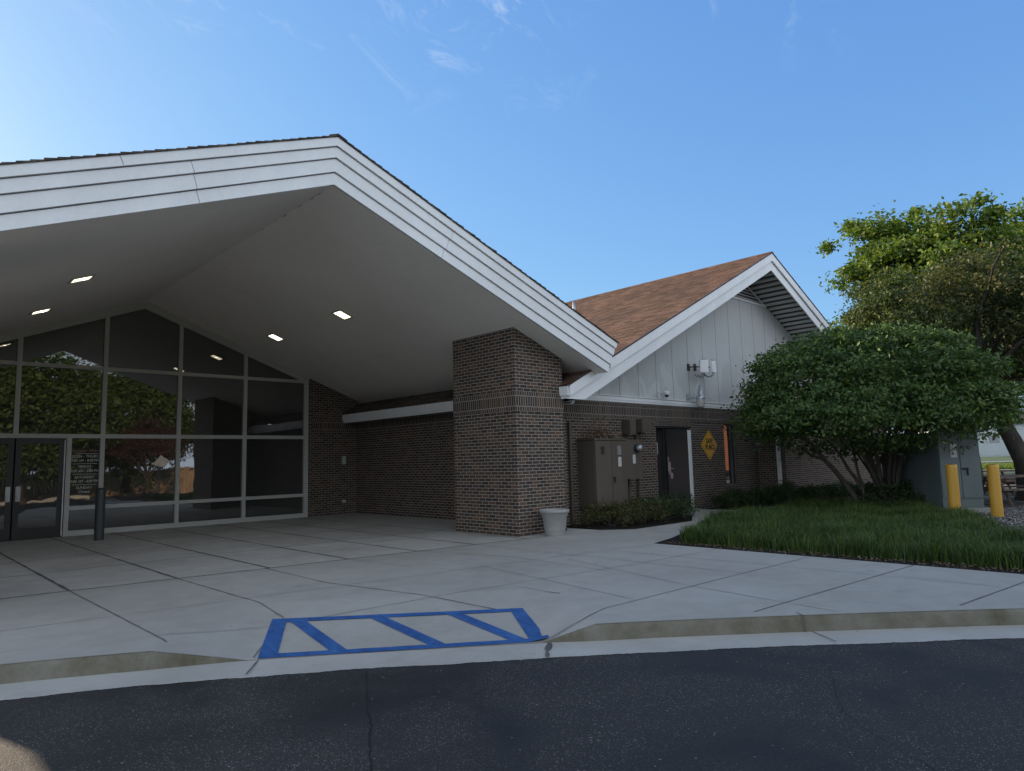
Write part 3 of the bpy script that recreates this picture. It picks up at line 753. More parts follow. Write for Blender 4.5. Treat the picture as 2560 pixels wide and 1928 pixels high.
shingle_roof('porch_roof', 'shingle2', XA, ZA+.752, 1, SL, XE+.26-XA, YF-.06, 30, th=.012, ny=60)
shingle_roof('porch_roof', 'shingle2', XA, ZA+.752, -1, SLW, XE+.26-XA, YF-.06, 30, th=.012, ny=60)
B().prism([(XA-.16, ZA+.70), (XA, ZA+.755), (XA+.16, ZA+.70), (XA+.15, ZA+.725), (XA, ZA+.785), (XA-.15, ZA+.725)], YF-.07, 30).build('ridge_cap', 'shingle2', bld)
# --- pillars
def brick_block(name, x0, x1, y0, y1, topf, parent=bld):
    b = B()
    if topf is None: b.box(x0, x1, y0, y1, -.18, 2.503)
    else:
        b.box(x0, x1, y0, y1, -.18, 2.503)
        b.prism([(x0, 2.915), (x1, 2.915), (x1, sof(x1)+.02)]+([(XA, ZA+.02)] if x0 < XA < x1 else [])+[(x0, sof(x0)+.02)], y0, y1)
    e = .012
    b.box(x0-e, x1+e, y0-e, y1+e, 2.503, 2.600, 1); b.box(x0-e*1.0, x1+e*1.0, y0-e, y1+e, 2.600, 2.815, 2); b.box(x0-e, x1+e, y0-e, y1+e, 2.815, 2.915, 3)
    return b.build(name, ['brick', 'rowlock_low', 'soldier', 'rowlock_top'], parent)
brick_block('brick_pillar', 9.50, 10.93, 9.89, 11.87, 1)
brick_block('brick_pillar', -.42, .70, 9.89, 11.87, 1)
# soffit collar behind the pillar: thin crack line is left to the material
# --- window wall
WY = 19.1
brick_block('brick_wall', 9.66, 11.34, WY, WY+.3, 1)
brick_block('brick_wall', -1.10, .56, WY, WY+.3, 1)
B().box(-1.36, -1.10, 13.3, WY+.3, -.18, 3.6).build('brick_wall', 'brick', bld)  # unseen wall, placed to block low sun from the porch floor
B().bbox(9.69, 9.86, WY-.03, WY, .0, 4.02, .004).build('brick_wall', 'brick', bld)
gw = thing('window_wall', (5.1, WY, 0), None, None); gw.parent = bld; gw.location = Vector((5.1, WY, 0))-Vector(bld.location)
for k_ in ('label', 'category'):
    if k_ in gw: del gw[k_]
b = B(); hw = .048; y0, y1 = WY-.06, WY+.06
VX = [.64, 2.50, 4.25, 6.0, 7.75, 9.58]; HZ = [.645, 2.35, 4.02]
topz = lambda x: sof(x)-.20
for x in VX[1:-1]:
    if x == 2.50: b.box(x-hw, x+hw, y0, y1, 2.39, topz(x)+.03)
    else: b.box(x-hw, x+hw, y0, y1, .11, topz(x)+.03)
b.box(3.50, 3.60, y0-.01, y1, .0, 2.31)
b.box(9.58-hw, 9.66, y0, y1, .0, topz(9.62)+.05); b.box(.56, .64+hw, y0, y1, 0, topz(.62)+.05)
b.box(3.60, 9.53, y0-.015, y1, 0, .12); b.box(.69, 1.45, y0-.015, y1, 0, .12)
b.box(3.60, 9.53, y0+.004, y1-.004, HZ[0]-.045, HZ[0]+.045)
b.box(.69, 9.53, y0+.006, y1-.004, HZ[1]-.05, HZ[1]+.05)
b.box(.69, 9.53, y0+.004, y1-.004, HZ[2]-.045, HZ[2]+.045)
xx = 9.66-XA
b.prism([(XA-xx, ZA-.20-SLW*xx), (XA, ZA-.20), (XA+xx, ZA-.20-SL*xx), (XA+xx, ZA-.07-SL*xx), (XA, ZA-.07), (XA-xx, ZA-.07-SLW*xx)], y0-.012, y1+.01)
b.prism([(XA-xx, ZA-.07-SLW*xx), (XA, ZA-.07), (XA+xx, ZA-.07-SL*xx), (XA+xx, ZA+.01-SL*xx), (XA, ZA+.01), (XA-xx, ZA+.01-SLW*xx)], y0-.06, y1+.02)
b.build('window_frame', 'frame', gw)
yp0, yp1 = WY+.005, WY+.02
for i in range(5):
    xa_, xb_ = VX[i]+.04, VX[i+1]-.04
    # top pane follows the slope
    pl = [(xa_, HZ[2]), (xb_, HZ[2])]
    t_ = [(x, topz(x)+.02) for x in ([xb_]+([XA] if xa_ < XA < xb_ else [])+[xa_])]
    t_ = [(x, max(z, HZ[2]+.01)) for x, z in t_]
    B().prism(pl+t_, yp0, yp1).build('pane', 'glass', gw)
    B().box(xa_, xb_, yp0, yp1, HZ[1], HZ[2]-.002).build('pane', 'glass', gw)
    if i >= 2:
        B().box(xa_, xb_, yp0, yp1, HZ[0], HZ[1]-.002).build('pane', 'glass', gw)
        B().box(xa_, xb_, yp0, yp1, .1, HZ[0]-.002).build('pane', 'glass', gw)
B().box(3.58, 4.23, yp0, yp1, HZ[0], HZ[1]-.002).build('pane', 'glass', gw)
B().box(3.58, 4.23, yp0, yp1, .1, HZ[0]-.002).build('pane', 'glass', gw)
B().box(.68, 1.5, yp0, yp1, .1, HZ[1]-.002).build('pane', 'glass', gw)
# hours lettering on the side light
def text(body, size, loc, mat, name, parent, ext=.002, align='CENTER', shear=0, wscale=1, bold=0):
    cu = D.curves.new('t', 'FONT'); cu.body = body; cu.size = size; cu.align_x = align; cu.align_y = 'CENTER'; cu.extrude = ext; cu.shear = shear; cu.offset = bold
    cu.resolution_u = 3
    o = D.objects.new('t', cu); COL.objects.link(o); dg = bpy.context.evaluated_depsgraph_get()
    me = D.meshes.new_from_object(o.evaluated_get(dg)); D.objects.remove(o)
    for v in me.vertices: v.co = Vector((v.co.x*wscale+loc[0], loc[1]-v.co.z, v.co.y+loc[2]))-(wloc(parent) if parent else Vector())
    me.materials.clear(); me.materials.append(MT[mat]); r = D.objects.new(name, me); COL.objects.link(r); r.parent = parent; return r
hrs = [('Summer Hours', 2.00, .115, 'windowred', .3), ('MON - THURS', 1.865, .092, 'windowwhite', 0), ('9:00 AM - 8:00 PM', 1.765, .088, 'windowwhite', 0), ('FRIDAY', 1.615, .088, 'windowwhite', 0), ('9:00 AM - 5:00 PM', 1.515, .088, 'windowwhite', 0),
       ('SATURDAY', 1.365, .088, 'windowwhite', 0), ('9:00 AM - 4:00 PM', 1.265, .088, 'windowwhite', 0), ('SUNDAY', 1.115, .088, 'windowwhite', 0), ('Closed', 1.02, .088, 'windowwhite', 0)]
hb = B()
for z in (1.69, 1.44, 1.19): hb.box(3.65, 4.16, WY+.001, WY+.003, z-.005, z+.005)
hb.box(3.70, 4.18, WY+.001, WY+.003, 1.925, 1.935)
lines = hb.build('lettering', 'windowwhite', gw)
for s_, z, sz, mt, sh in hrs:
    text(s_, sz, (3.905, WY+.002, z), mt, 'lettering', gw, .001, shear=sh, wscale=.86 if 'AM' in s_ else .95, bold=.0012)
# entrance doors
def entrance_door(x0, x1, hx):
    d = B(); yd = WY-.03
    st = .11
    d.box(x0, x0+st, yd, yd+.045, .01, 2.29); d.box(x1-st, x1, yd, yd+.045, .01, 2.29)
    d.box(x0+st, x1-st, yd, yd+.045, .01, .26); d.box(x0+st, x1-st, yd, yd+.045, 2.17, 2.29)
    o = d.build('entrance_door', 'bronze', gw)
    return o
def door_full(x0, x1, hx):
    o = entrance_door(x0, x1, hx)
    B().box(x0+.10, x1-.10, WY-.012, WY-.004, .25, 2.18).build('pane', 'glass', o)
    h = B().bbox(hx-.045, hx+.045, WY-.055, WY-.031, .86, 1.20, .006).bbox(hx-.02, hx+.02, WY-.10, WY-.056, .90, 1.02, .006)
    h.build('handle', 'metal', o)
door_full(2.52, 3.47, 2.60); door_full(1.52, 2.49, 2.41)
B().box(3.455, 3.475, WY-.075, WY-.031, .02, 2.26).build('door_edge_strip', 'white', gw)
B().box(2.77, 2.83, WY-.036, WY-.031, 1.13, 1.19).build('notice', 'label', gw)
B().box(1.4, 1.5, y0, y1, 0, 2.30).build('door_jamb', 'frame', gw)
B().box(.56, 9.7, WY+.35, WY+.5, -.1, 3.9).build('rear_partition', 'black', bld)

# --- inner side wall and main block
MW = 10.8
b = B(); e = .012
b.box(11.34, 11.64, MW+.302, 19.4, -.18, 2.503); b.box(11.34-e, 11.60, MW+.302, 19.39, 2.503, 2.600, 1); b.box(11.34-e, 11.60, MW+.302, 19.39, 2.60, 2.815, 2); b.box(11.34-e, 11.60, MW+.302, 19.39, 2.815, 2.95, 3)
b.build('brick_wall', ['brick', 'rowlock_low', 'soldier', 'rowlock_top'], bld)
b = B(); Y1 = MW+.30
DX0, DX1, WX0, WX1 = 15.66, 17.42, 19.28, 20.06
b.box(11.34, DX0, MW, Y1, -.18, 2.503); b.box(DX1, WX0, MW, Y1, -.18, 2.503); b.box(WX0, WX1, MW, Y1, -.18, .47); b.box(WX1, 27.2, MW, Y1, -.18, 2.503)
b.box(WX0-.06, WX1+.06, MW-.025, MW+.001, .47, .575, 5); b.box(WX0, WX1, MW+.001, Y1, .47, .57, 0)
b.box(DX0, DX1, MW, Y1, 2.363, 2.503, 4)
e = .012
b.box(11.34, 27.2, MW-e, Y1, 2.503, 2.600, 1); b.box(11.34, 27.2, MW-e, Y1, 2.600, 2.815, 2); b.box(11.34, 27.2, MW-e-.008, Y1, 2.815, 2.93, 3)
b.build('brick_wall', ['brick', 'rowlock_low', 'soldier', 'rowlock_top', 'lintel', 'sill'], bld)
# east wing that steps forward behind the bush
b = B(); b.box(21.42, 31, 9.9, MW-.002, -.18, 2.503); b.box(21.41, 31.01, 9.888, MW-.013, 2.503, 2.6, 1); b.box(21.41, 31.01, 9.888, MW-.013, 2.6, 2.815, 2)
b.build('brick_wing', ['brick', 'rowlock_low', 'soldier'], bld)
B().bbox(21.36, 31.06, 9.82, MW-.03, 2.815, 2.98, .01).build('wing_coping', 'white', bld)
# trim under the siding
b = B(); b.bbox(11.0, 28.5, MW-.05, MW+.05, 2.93, 3.075, .004); b.bbox(11.0, 28.5, MW-.075, MW+.04, 3.077, 3.10, .004); b.bbox(11.0, 28.5, MW-.062, MW+.04, 2.985, 3.0, .003)
for x in (13.0, 16.05, 19.1, 22.1): b.box(x, x+.008, MW-.052, MW-.045, 2.935, 3.07)
b.build('trim_board', 'white', bld)
# gable siding
RX, RZ, SLL, SLR = 20.85, 7.95, .485, .44; GY = 9.65
zt = lambda x: RZ-(SLL*(RX-x) if x < RX else SLR*(x-RX))
SO = .50
xl0 = RX-(RZ-SO-3.10)/SLL; xr0 = 28.6
B().prism([(xl0, 3.10), (xr0, 3.10), (xr0, zt(xr0)-SO), (RX, RZ-SO), ], MW, MW+.08).build('gable_siding', 'siding', bld)
# louvred vent
vent = B(); vb = 6.68; hv = (RZ-SO-vb)/SLR
vent.prism([(RX-1.62, vb-.07), (RX+1.80, vb-.07), (RX+1.80, vb), (RX-1.62, vb)], MW-.03, MW-.002)
for s_, sl in ((-1, SLL), (1, SLR)):
    x1_ = (RZ-SO-.02-vb)/sl
    vent.prism([(RX, RZ-SO-.01), (RX+s_*x1_, vb), (RX+s_*(x1_-.16), vb), (RX, RZ-SO-.09)], MW-.028, MW-.002)
vo = vent.build('gable_vent', 'white', bld)
bk = B().prism([(RX-1.55, vb), (RX+1.7, vb), (RX, RZ-SO-.05)], MW-.006, MW-.001).build('vent_backing', 'black', vo)
b = B()
for k in range(7):
    z = vb+.02+k*.10
    wl = (RZ-SO-.10-z-.05)/SLL; wr = (RZ-SO-.10-z-.05)/SLR
    if wl > .1: b.add([(RX-wl, MW-.008, z+.055), (RX+wr, MW-.008, z+.055), (RX+wr, MW-.05, z), (RX-wl, MW-.05, z), (RX-wl, MW-.008, z+.048), (RX+wr, MW-.008, z+.048), (RX+wr, MW-.05, z-.007), (RX-wl, MW-.05, z-.007)],
                      [(0, 1, 2, 3), (3, 2, 6, 7), (4, 7, 6, 5), (0, 3, 7, 4), (1, 5, 6, 2)])
b.build('louvre', 'ridged', vo)
# rake boards
XLE = 10.86
def rake(name, a0, a1, y0, y1, zclip):
    L_ = []
    for s_ in (-1, 1):
        if s_ < 0:
            xb = RX-(RZ-a1-zclip)/SLL
            p = [(RX, RZ-a0), (RX, RZ-a1), (max(xb, XLE), max(zclip, zt(XLE)-a1)), (XLE, max(zclip, zt(XLE)-a1)), (XLE, zt(XLE)-a0)]
            if abs(p[2][0]-p[3][0]) < 1e-6: p.pop(2)
        else: p = [(RX, RZ-a0), (27.2, zt(27.2)-a0), (27.0, zt(27.0)-a1), (RX, RZ-a1)]
        B().prism(p, y0, y1).build(name, 'white', bld)
rake('rake_board', .0, .265, GY-.045, GY+.02, 2.79)
rake('rake_board', .285, .57, GY+.012, GY+.045, 2.79)
B().box(XLE-.035, XLE-.002, GY+.0, 19.2, 2.86, 3.06).build('gutter', 'white', bld)
B().box(XLE, XLE+.03, GY+.05, 19.2, 2.80, 3.00).build('eave_board', 'white', bld)
# ridged soffit under the overhang
b = B(); vs = []; fs = []
def zig(s_, sl, run):
    pts = []; x = 0; k = 0
    while x < run:
        dz = .05 if k % 2 else 0
        pts += [(RX+s_*x, RZ-SO-sl*x+dz), (RX+s_*min(x+((.17 if k % 2 else .08)), run), RZ-SO-sl*min(x+((.17 if k % 2 else .08)), run)+dz)]
        x += (.17 if k % 2 else .08); k += 1
    return pts
for s_, sl, run in ((-1, SLL, 9.9), (1, SLR, 6.2)):
    P = zig(s_, sl, run); n = len(P)
    b.add([(x, GY+.046, z) for x, z in P]+[(x, MW+.0, z) for x, z in P], [(i, i+1, i+1+n, i+n) for i in range(n-1)])
    for i in range(2, n-1, 4): b.mi[len(b.mi)-(n-1)+i] = 1  # recessed grooves get the painted shade colour
b.build('overhang_soffit', ['ridged', 'groove_shade'], bld)
main_roof = shingle_roof('main_roof', 'shingle', RX, RZ, -1, SLL, RX-XLE+.05, GY-.05, 30, th=.03, ny=120)
shingle_roof('main_roof', 'shingle', RX, RZ, 1, SLR, 6.4, GY-.05, 30, th=.03, ny=60)
B().prism([(RX-.14, RZ-.055), (RX, RZ+.012), (RX+.14, RZ-.05), (RX+.13, RZ-.02), (RX, RZ+.045), (RX-.13, RZ-.025)], GY-.06, 30).build('ridge_cap', 'shingle', bld)
B().prism([(XLE-.03, zt(XLE-.03)+.02), (12.1, zt(12.1)+.02), (12.1, zt(12.1)+.035), (XLE-.03, zt(XLE-.03)+.035)], 11.9, 19.1).build('dark_eave_strip', 'shingle2', bld)  # separate darker strip laid over the brown shingles along the eave
# dark flashing line along the rake top
b = B()
for s_, sl, run in ((-1, SLL, RX-XLE), (1, SLR, 6.35)):
    b.prism([(RX, RZ+.001), (RX+s_*run, RZ-sl*run+.001), (RX+s_*run, RZ-sl*run+.016), (RX, RZ+.016)], GY-.062, GY-.03)
b.build('drip_edge', 'bronze', bld)
b = B(); b.prism([(-1.2, -.1), (27, -.1), (27, zt(27)-.3), (RX, RZ-.3), (12.3, 3.7), (XA, ZA+.5), (-1.2, 3.6)], 29.6, 29.9); b.box(27.0, 27.2, MW+.31, 29.6, -.1, 4.9)
b.build('rear_wall', 'brick', bld)
# roof vent pipes
for x, y, h, r in ((18.52, 16.06, .40, .05), (18.85, 16.3, .22, .03)):
    z = zt(x); p = thing('vent_pipe', (x, y, z), 'short grey vent pipe on the brown roof slope, the %s of the pair' % ('taller' if h > .3 else 'thinner shorter one'), 'vent pipe')
    B().lathe((x, y, z-.06), [(r*2.2, 0), (r*1.8, .08), (r*1.1, .12)], 14).build('flashing', 'galv', p)
    B().lathe((x, y, z), [(r, 0), (r, h), (r*.8, h), (r*.8, h-.04), (.0001, h-.04)], 14).build('pipe', 'galv', p)
# --- side door
sdoor = B(); yd = MW+.05
sdoor.bbox(16.20, 17.26, yd-.03, yd+.02, .02, 2.27, .004)
sd_ = sdoor.build('side_door', 'doorpaint', bld)
h = B().bbox(16.23, 16.31, yd-.055, yd-.03, 1.02, 1.36, .006).bbox(16.19, 16.235, yd-.05, yd-.03, 1.10, 1.50, .004).bbox(16.28, 16.38, yd-.07, yd-.03, .90, 1.06, .008)
h.tube([(16.27, yd-.055, 1.18), (16.27, yd-.10, 1.18), (16.36, yd-.10, 1.18)], .011, 8)
h.build('door_lever', 'metal', sd_)
b = B(); b.box(15.66, 15.73, MW+.02, Y1, 0, 2.30); b.box(15.66, DX1, MW+.02, Y1, 2.30, 2.36); b.box(16.13, 16.19, MW+.08, Y1-.04, 0, 2.30); b.box(15.95, 16.0, MW+.14, Y1-.05, 0, 2.3)
b.build('door_frame', 'bronze', bld)
B().box(15.73, 16.13, MW+.20, MW+.24, 0, 2.3).build('side_light', 'glass2', bld)
B().bbox(17.27, 17.40, MW-.012, MW+.06, .02, 2.26, .004).build('door_post', 'white', bld)
B().bbox(15.70, 17.46, MW-.14, MW+.19, -.01, .018, .004).build('threshold', 'concrete', bld)
B().box(15.66, 17.42, Y1-.01, Y1+.05, 0, 2.5).build('door_backing', 'black', bld)
b = B(); b.bbox(15.705, 15.725, MW+.0, MW+.022, 1.58, 1.90, .003); b.build('notice', 'label', bld)
# --- narrow window
wn = B(); y_ = MW+.06
wn.box(WX0, WX0+.04, y_, y_+.07, .575, 2.5); wn.box(WX1-.055, WX1, y_-.03, y_+.07, .575, 2.5); wn.box(WX0+.04, WX1-.055, y_-.01, y_+.07, .575, .63); wn.box(WX0+.04, WX1-.055, y_, y_+.07, 2.44, 2.5)
wo_ = wn.build('side_window', 'cabinet', bld)
B().box(WX0+.03, WX1-.04, y_+.03, y_+.04, .6, 2.48).build('pane', 'glass2', wo_)
# --- downspout on the wing's side face
dsp = B(); dsp.bbox(21.32, 21.41, 10.02, 10.14, .30, 2.80, .01)
for z in (.32, 1.45): dsp.box(21.312, 21.415, 10.01, 10.15, z, z+.03)
dso = dsp.build('downspout', 'white', bld)
B().bbox(21.30, 21.415, 10.0, 10.16, -.02, .295, .012).build('downspout_boot', 'black', dso)
# inner wall plates
for zz_, h_, w_, nm in ((1.65, .25, .13, 'wall_box'), (.39, .08, .11, 'wall_outlet')):
    t = B().bbox(10.87-w_/2, 10.87+w_/2, WY-.05, WY-.001, zz_-h_/2, zz_+h_/2, .006)
    t.build(nm, 'frame' if h_ > .1 else 'label', label='small beige %s on the brick right of the glass wall' % ('intercom box at head height' if h_ > .1 else 'outlet cover near the ground'), cat='wall box' if h_ > .1 else 'outlet', base=(10.87, WY, zz_))
t = B().bbox(14.98, 15.10, MW-.03, MW-.001, .30, .40, .004).build('wall_outlet', 'label', label='small white outlet cover low on the brick left of the dark side door', cat='outlet', base=(15.04, MW, .35))

# ------------------------------------------------------------------ soffit lamps
def soffit_lamp(x, y, label):
    z = sof(x); sg = 1 if x > XA else -SLW/SL
    t = thing('soffit_lamp', (x, y, z), label, 'ceiling light', 'recessed lights in the porch soffit')
    ax = Vector((1, 0, -SL*sg)).normalized(); ay = Vector((0, 1, 0)); nn = Vector((-SL*sg, 0, -1)).normalized()
    c = Vector((x, y, z))
    b = B(); s = .17
    for u, v, a, b_ in ((0, 1, s, .022), (0, -1, s, .022), (1, 0, .022, s), (-1, 0, .022, s)):
        b.obox(c+ax*u*s+ay*v*s+nn*.008, ax*(a+(.02 if v else 0)), ay*(b_), nn*.012)
    b.build('lamp_frame', 'frame', t)
    B().obox(c+nn*.004, ax*.15, ay*.15, nn*.006).build('lens', 'lamp', t)
    B().lathe(c+nn*.012, [(.05, -.006), (.05, .002), (.03, .006)], 16).build('bulb', 'lampglow', t)
for x, y, lb in ((7.70, 13.59, 'lit square recessed light on the right soffit slope, nearer of its two'), (7.70, 17.04, 'lit square recessed light on the right soffit slope, closer to the glass wall'),
                 (2.59, 13.55, 'lit square recessed light on the left soffit slope, largest and nearest'), (2.48, 16.60, 'lit square recessed light on the left soffit slope, just above the glass wall')):
    soffit_lamp(x, y, lb)

# ------------------------------------------------------------------ things on the side wall
cab = thing('electrical_cabinet', (12.95, 10.5, .34), 'wide brown metal cabinet with double doors on the brick wall beside the pillar', 'electrical cabinet')
B().bbox(12.38, 13.60, 10.27, MW-.002, .36, 1.93, .008).build('cabinet_body', 'cabinet', cab)
B().bbox(12.36, 13.62, 10.245, MW-.002, 1.932, 1.975, .006).build('cabinet_hood', 'cabinet', cab)
for x0, x1 in ((12.395, 12.985), (12.995, 13.585)): B().bbox(x0, x1, 10.245, 10.269, .375, 1.905, .004).build('cabinet_door', 'cabinet', cab)
b = B().lathe((13.06, 10.245, 1.04), [(.035, 0), (.03, .02), (.012, .03)], 14, axis='y').bbox(13.045, 13.075, 10.20, 10.225, .93, 1.05, .004); b.build('latch', 'cabdark', cab)
B().box(12.60, 12.72, 10.239, 10.2445, 1.60, 1.78).build('data_plate', 'cabdark', cab)
B().box(13.22, 13.36, 10.239, 10.2445, 1.58, 1.80).build('data_plate', 'galv', cab)
B().box(13.24, 13.36, 10.239, 10.2445, 1.30, 1.53).build('paper_label', 'label', cab)
for x in (12.48, 13.40): B().box(x, x+.08, 10.5, MW-.01, -.02, .355).build('cabinet_leg', 'cabinet', cab)
mb = thing('meter_box', (13.95, 10.5, 1.0), 'tall brown meter box with a round glass meter, joined to the wide cabinet', 'meter box')
B().bbox(13.63, 14.30, 10.30, MW-.002, .98, 1.955, .008).build('box_body', 'cabinet', mb)
B().lathe((14.06, 10.30, 1.74), [(.10, 0), (.10, .06), (.085, .075)], 24, axis='y').build('meter_ring', 'cabdark', mb)
B().lathe((14.06, 10.225, 1.74), [(.08, 0), (.08, .06), (.06, .09), (.0001, .10)], 24, axis='y').build('meter_glass', 'galv', mb)
B().box(13.90, 14.01, 10.294, 10.2995, 1.36, 1.58).build('paper_label', 'label', mb)
b = B().tube([(14.18, 10.66, -.02), (14.18, 10.66, .98)], .045, 10).box(13.70, 13.85, 10.55, MW-.01, -.02, .98); b.build('conduit', 'cabinet', mb)
j1 = thing('junction_box', (14.4, 10.7, 2.1), 'upper left of two small brown boxes, half hidden above the meter box', 'junction box')
B().bbox(14.16, 14.42, 10.56, MW-.002, 2.10, 2.47, .006).build('box_body', 'cabinet', j1)
B().bbox(14.16, 14.42, 10.535, 10.559, 2.09, 2.48, .004).build('box_cover', 'cabinet', j1)
j2 = thing('junction_box', (14.85, 10.7, 2.1), 'upper right brown box with a conduit dropping from it, left of the side door', 'junction box')
B().bbox(14.62, 15.00, 10.50, MW-.002, 2.16, 2.50, .006).build('box_body', 'cabinet', j2)
B().bbox(14.60, 15.02, 10.475, 10.499, 2.15, 2.51, .004).build('box_cover', 'cabinet', j2)
B().tube([(14.70, 10.72, 2.16), (14.70, 10.72, -.02)], .038, 10).build('conduit', 'cabinet', j2)
t = thing('wall_conduit', (12.40, 10.76, 0), 'thin brown vertical conduit on the brick just right of the pillar', 'conduit')
B().bbox(12.06, 12.14, MW-.07, MW-.002, 0, 2.38, .006).build('channel', 'cabinet', t)
# dead twigs on the cabinet
n_ = 700; P = np.stack([RNG.normal(12.95, .30, n_), RNG.normal(10.52, .10, n_), 1.98+np.abs(RNG.normal(0, .19, n_))], 1)
P = P[(P[:, 0] > 12.35) & (P[:, 0] < 14.1) & (P[:, 2] < 2.5)]
V, F = leaves(P, .055)
tw = thing('dead_plant', (12.95, 10.55, 1.98), 'dry brown leafless bush tangle standing above the wide brown cabinet', 'plant')
raw_mesh('dry_leaves', V, F, 'leaf_dry', tw)
b = B()
for k in range(16):
    p = Vector((random.uniform(12.5, 13.4), random.uniform(10.45, 10.7), 1.95)); q = p+Vector((random.uniform(-.3, .35), random.uniform(-.12, .12), random.uniform(.2, .5)))
    b.tube([p, p.lerp(q, .5)+Vector((.03, 0, .03)), q], [.007, .005, .003], 5)
b.build('twigs', 'stem', tw)
# yellow diamond sign
sg = thing('diamond_sign', (18.37, MW-.02, 1.82), 'yellow diamond sign reading SAFE PLACE on the brick wall', 'sign')
def diamond(r, y0, y1, c=.05):
    x, z = 18.37, 1.82; p = []
    for a, (dx, dz) in enumerate(((1, 0), (0, 1), (-1, 0), (0, -1))):
        for s_ in (-1, 1):
            nx_, nz_ = (-dz*s_, dx*s_)
            p.append((x+dx*(r-c)+nx_*c*1.0, z+dz*(r-c)+nz_*c*1.0))
    return B().prism(p, y0, y1)
diamond(.46, MW-.024, MW-.004, .02).build('sign_plate', 'signyellow', sg)
db = B(); r1, r0 = .415, .400
for i in range(4):
    a, b_ = math.pi/2*i, math.pi/2*(i+1); q = []
    for r_, t_ in ((r1, a), (r1, b_), (r0, b_), (r0, a)): q.append((18.37+r_*math.cos(t_), 1.82+r_*math.sin(t_)))
    db.prism(q, MW-.027, MW-.025)
db.build('sign_border', 'signblack', sg)
text('SAFE', .205, (18.37, MW-.026, 1.935), 'signblack', 'lettering', sg, .002, wscale=.88, bold=.006)
text('PL', .205, (18.215, MW-.026, 1.755), 'signblack', 'lettering', sg, .002, wscale=.88, bold=.006)
text('CE', .205, (18.55, MW-.026, 1.755), 'signblack', 'lettering', sg, .002, wscale=.88, bold=.006)
hx, hz = 18.385, 1.675
B().prism([(hx-.058, hz), (hx-.058, hz+.075), (hx-.075, hz+.075), (hx, hz+.18), (hx+.075, hz+.075), (hx+.058, hz+.075), (hx+.058, hz), (hx+.022, hz), (hx+.022, hz+.055), (hx, hz+.08), (hx-.022, hz+.055), (hx-.022, hz)], MW-.028, MW-.024).build('house_emblem', 'signblack', sg)
# barn lamp
lp = thing('security_lamp', (17.6, MW-.1, 3.2), 'grey barn light with ribbed glass bowl on a short arm over the side door', 'wall lamp')
cx, cy = 17.50, MW-.33
B().bbox(17.27, 17.37, MW-.03, MW, 3.10, 3.30, .006).tube([(17.32, MW-.02, 3.19), (17.34, MW-.12, 3.19), (cx, cy, 3.21)], .022, 10).build('arm', 'galv', lp)
B().lathe((cx, cy, 3.12), [(.125, 0), (.13, .03), (.125, .09), (.085, .13), (.075, .15), (.07, .30), (.045, .31), (.03, .32), (.03, .42), (.0001, .42)], 28).build('housing', 'galv', lp)
B().lathe((cx, cy, 2.90), [(.0001, 0), (.09, .005), (.105, .04), (.128, .21), (.128, .22)], 28).build('glass_bowl', 'frame', lp)
# dome camera
dc = thing('dome_camera', (15.95, MW-.1, 3.2), 'small white dome security camera on the siding, left of the barn light', 'security camera')
B().bbox(15.83, 15.93, MW-.06, MW, 3.11, 3.30, .01).bbox(15.86, 15.99, MW-.22, MW-.05, 3.24, 3.30, .012).lathe((15.98, MW-.20, 3.20), [(.06, 0), (.075, .03), (.07, .09), (.03, .115), (.0001, .115)], 20).build('camera_housing', 'white', dc)
B().lathe((15.98, MW-.20, 3.135), [(.0001, 0), (.035, .01), (.055, .035), (.06, .066)], 20).build('dome', 'black', dc)
# antennas
def antenna(x, z, w_, h_, yaw, label, y=MW-.42, arm0=0):
    t = thing('panel_antenna', (x, y, z), label, 'antenna', 'white panel antennas on the gable')
    c = Vector((x, y, z)); ax = Vector((math.cos(yaw), math.sin(yaw), 0)); ay = Vector((-math.sin(yaw), math.cos(yaw), 0)); az = (Vector((0, 0, 1))+ay*.10+ax*.08).normalized()
    import bmesh
    b = B(); b.obox(c, ax*w_/2, ay*.035, az*h_/2); b.obox(c-ay*.036, ax*w_*.44, ay*.006, az*h_*.46); b.build('panel', 'white', t)
    a = B(); a.tube([c+ay*.03, c+ay*.15, (arm0 or x, MW-.14, z), (arm0 or x, MW-.01, z)], .018, 8); a.obox(Vector((arm0 or x, MW-.02, z)), (.05, 0, 0), (0, .018, 0), (0, 0, .10))
    a.build('bracket', 'bronze', t)
    for i in range(5):
        p = c+az*h_/2+ax*(-.07+i*.035); B().tube([p, p+az*.035], .008, 6).build('connector', 'black', t)
    for i in range(2):
        p = c-az*h_/2+ax*(-.05+i*.08); B().tube([p, p-az*.08+ay*.04, p-az*.13+ay*.14+ax*-.05*(1-i), p-az*.02+ay*.30+ax*-.1], .008, 6).build('cable', 'black', t)
    return t
antenna(17.62, 4.10, .26, .38, R(-32), 'left white panel antenna on a bracket, larger face towards the street', arm0=17.45)
antenna(18.17, 4.13, .24, .36, R(2), 'right white panel antenna turned sideways on its bracket', y=MW-.40, arm0=17.80)

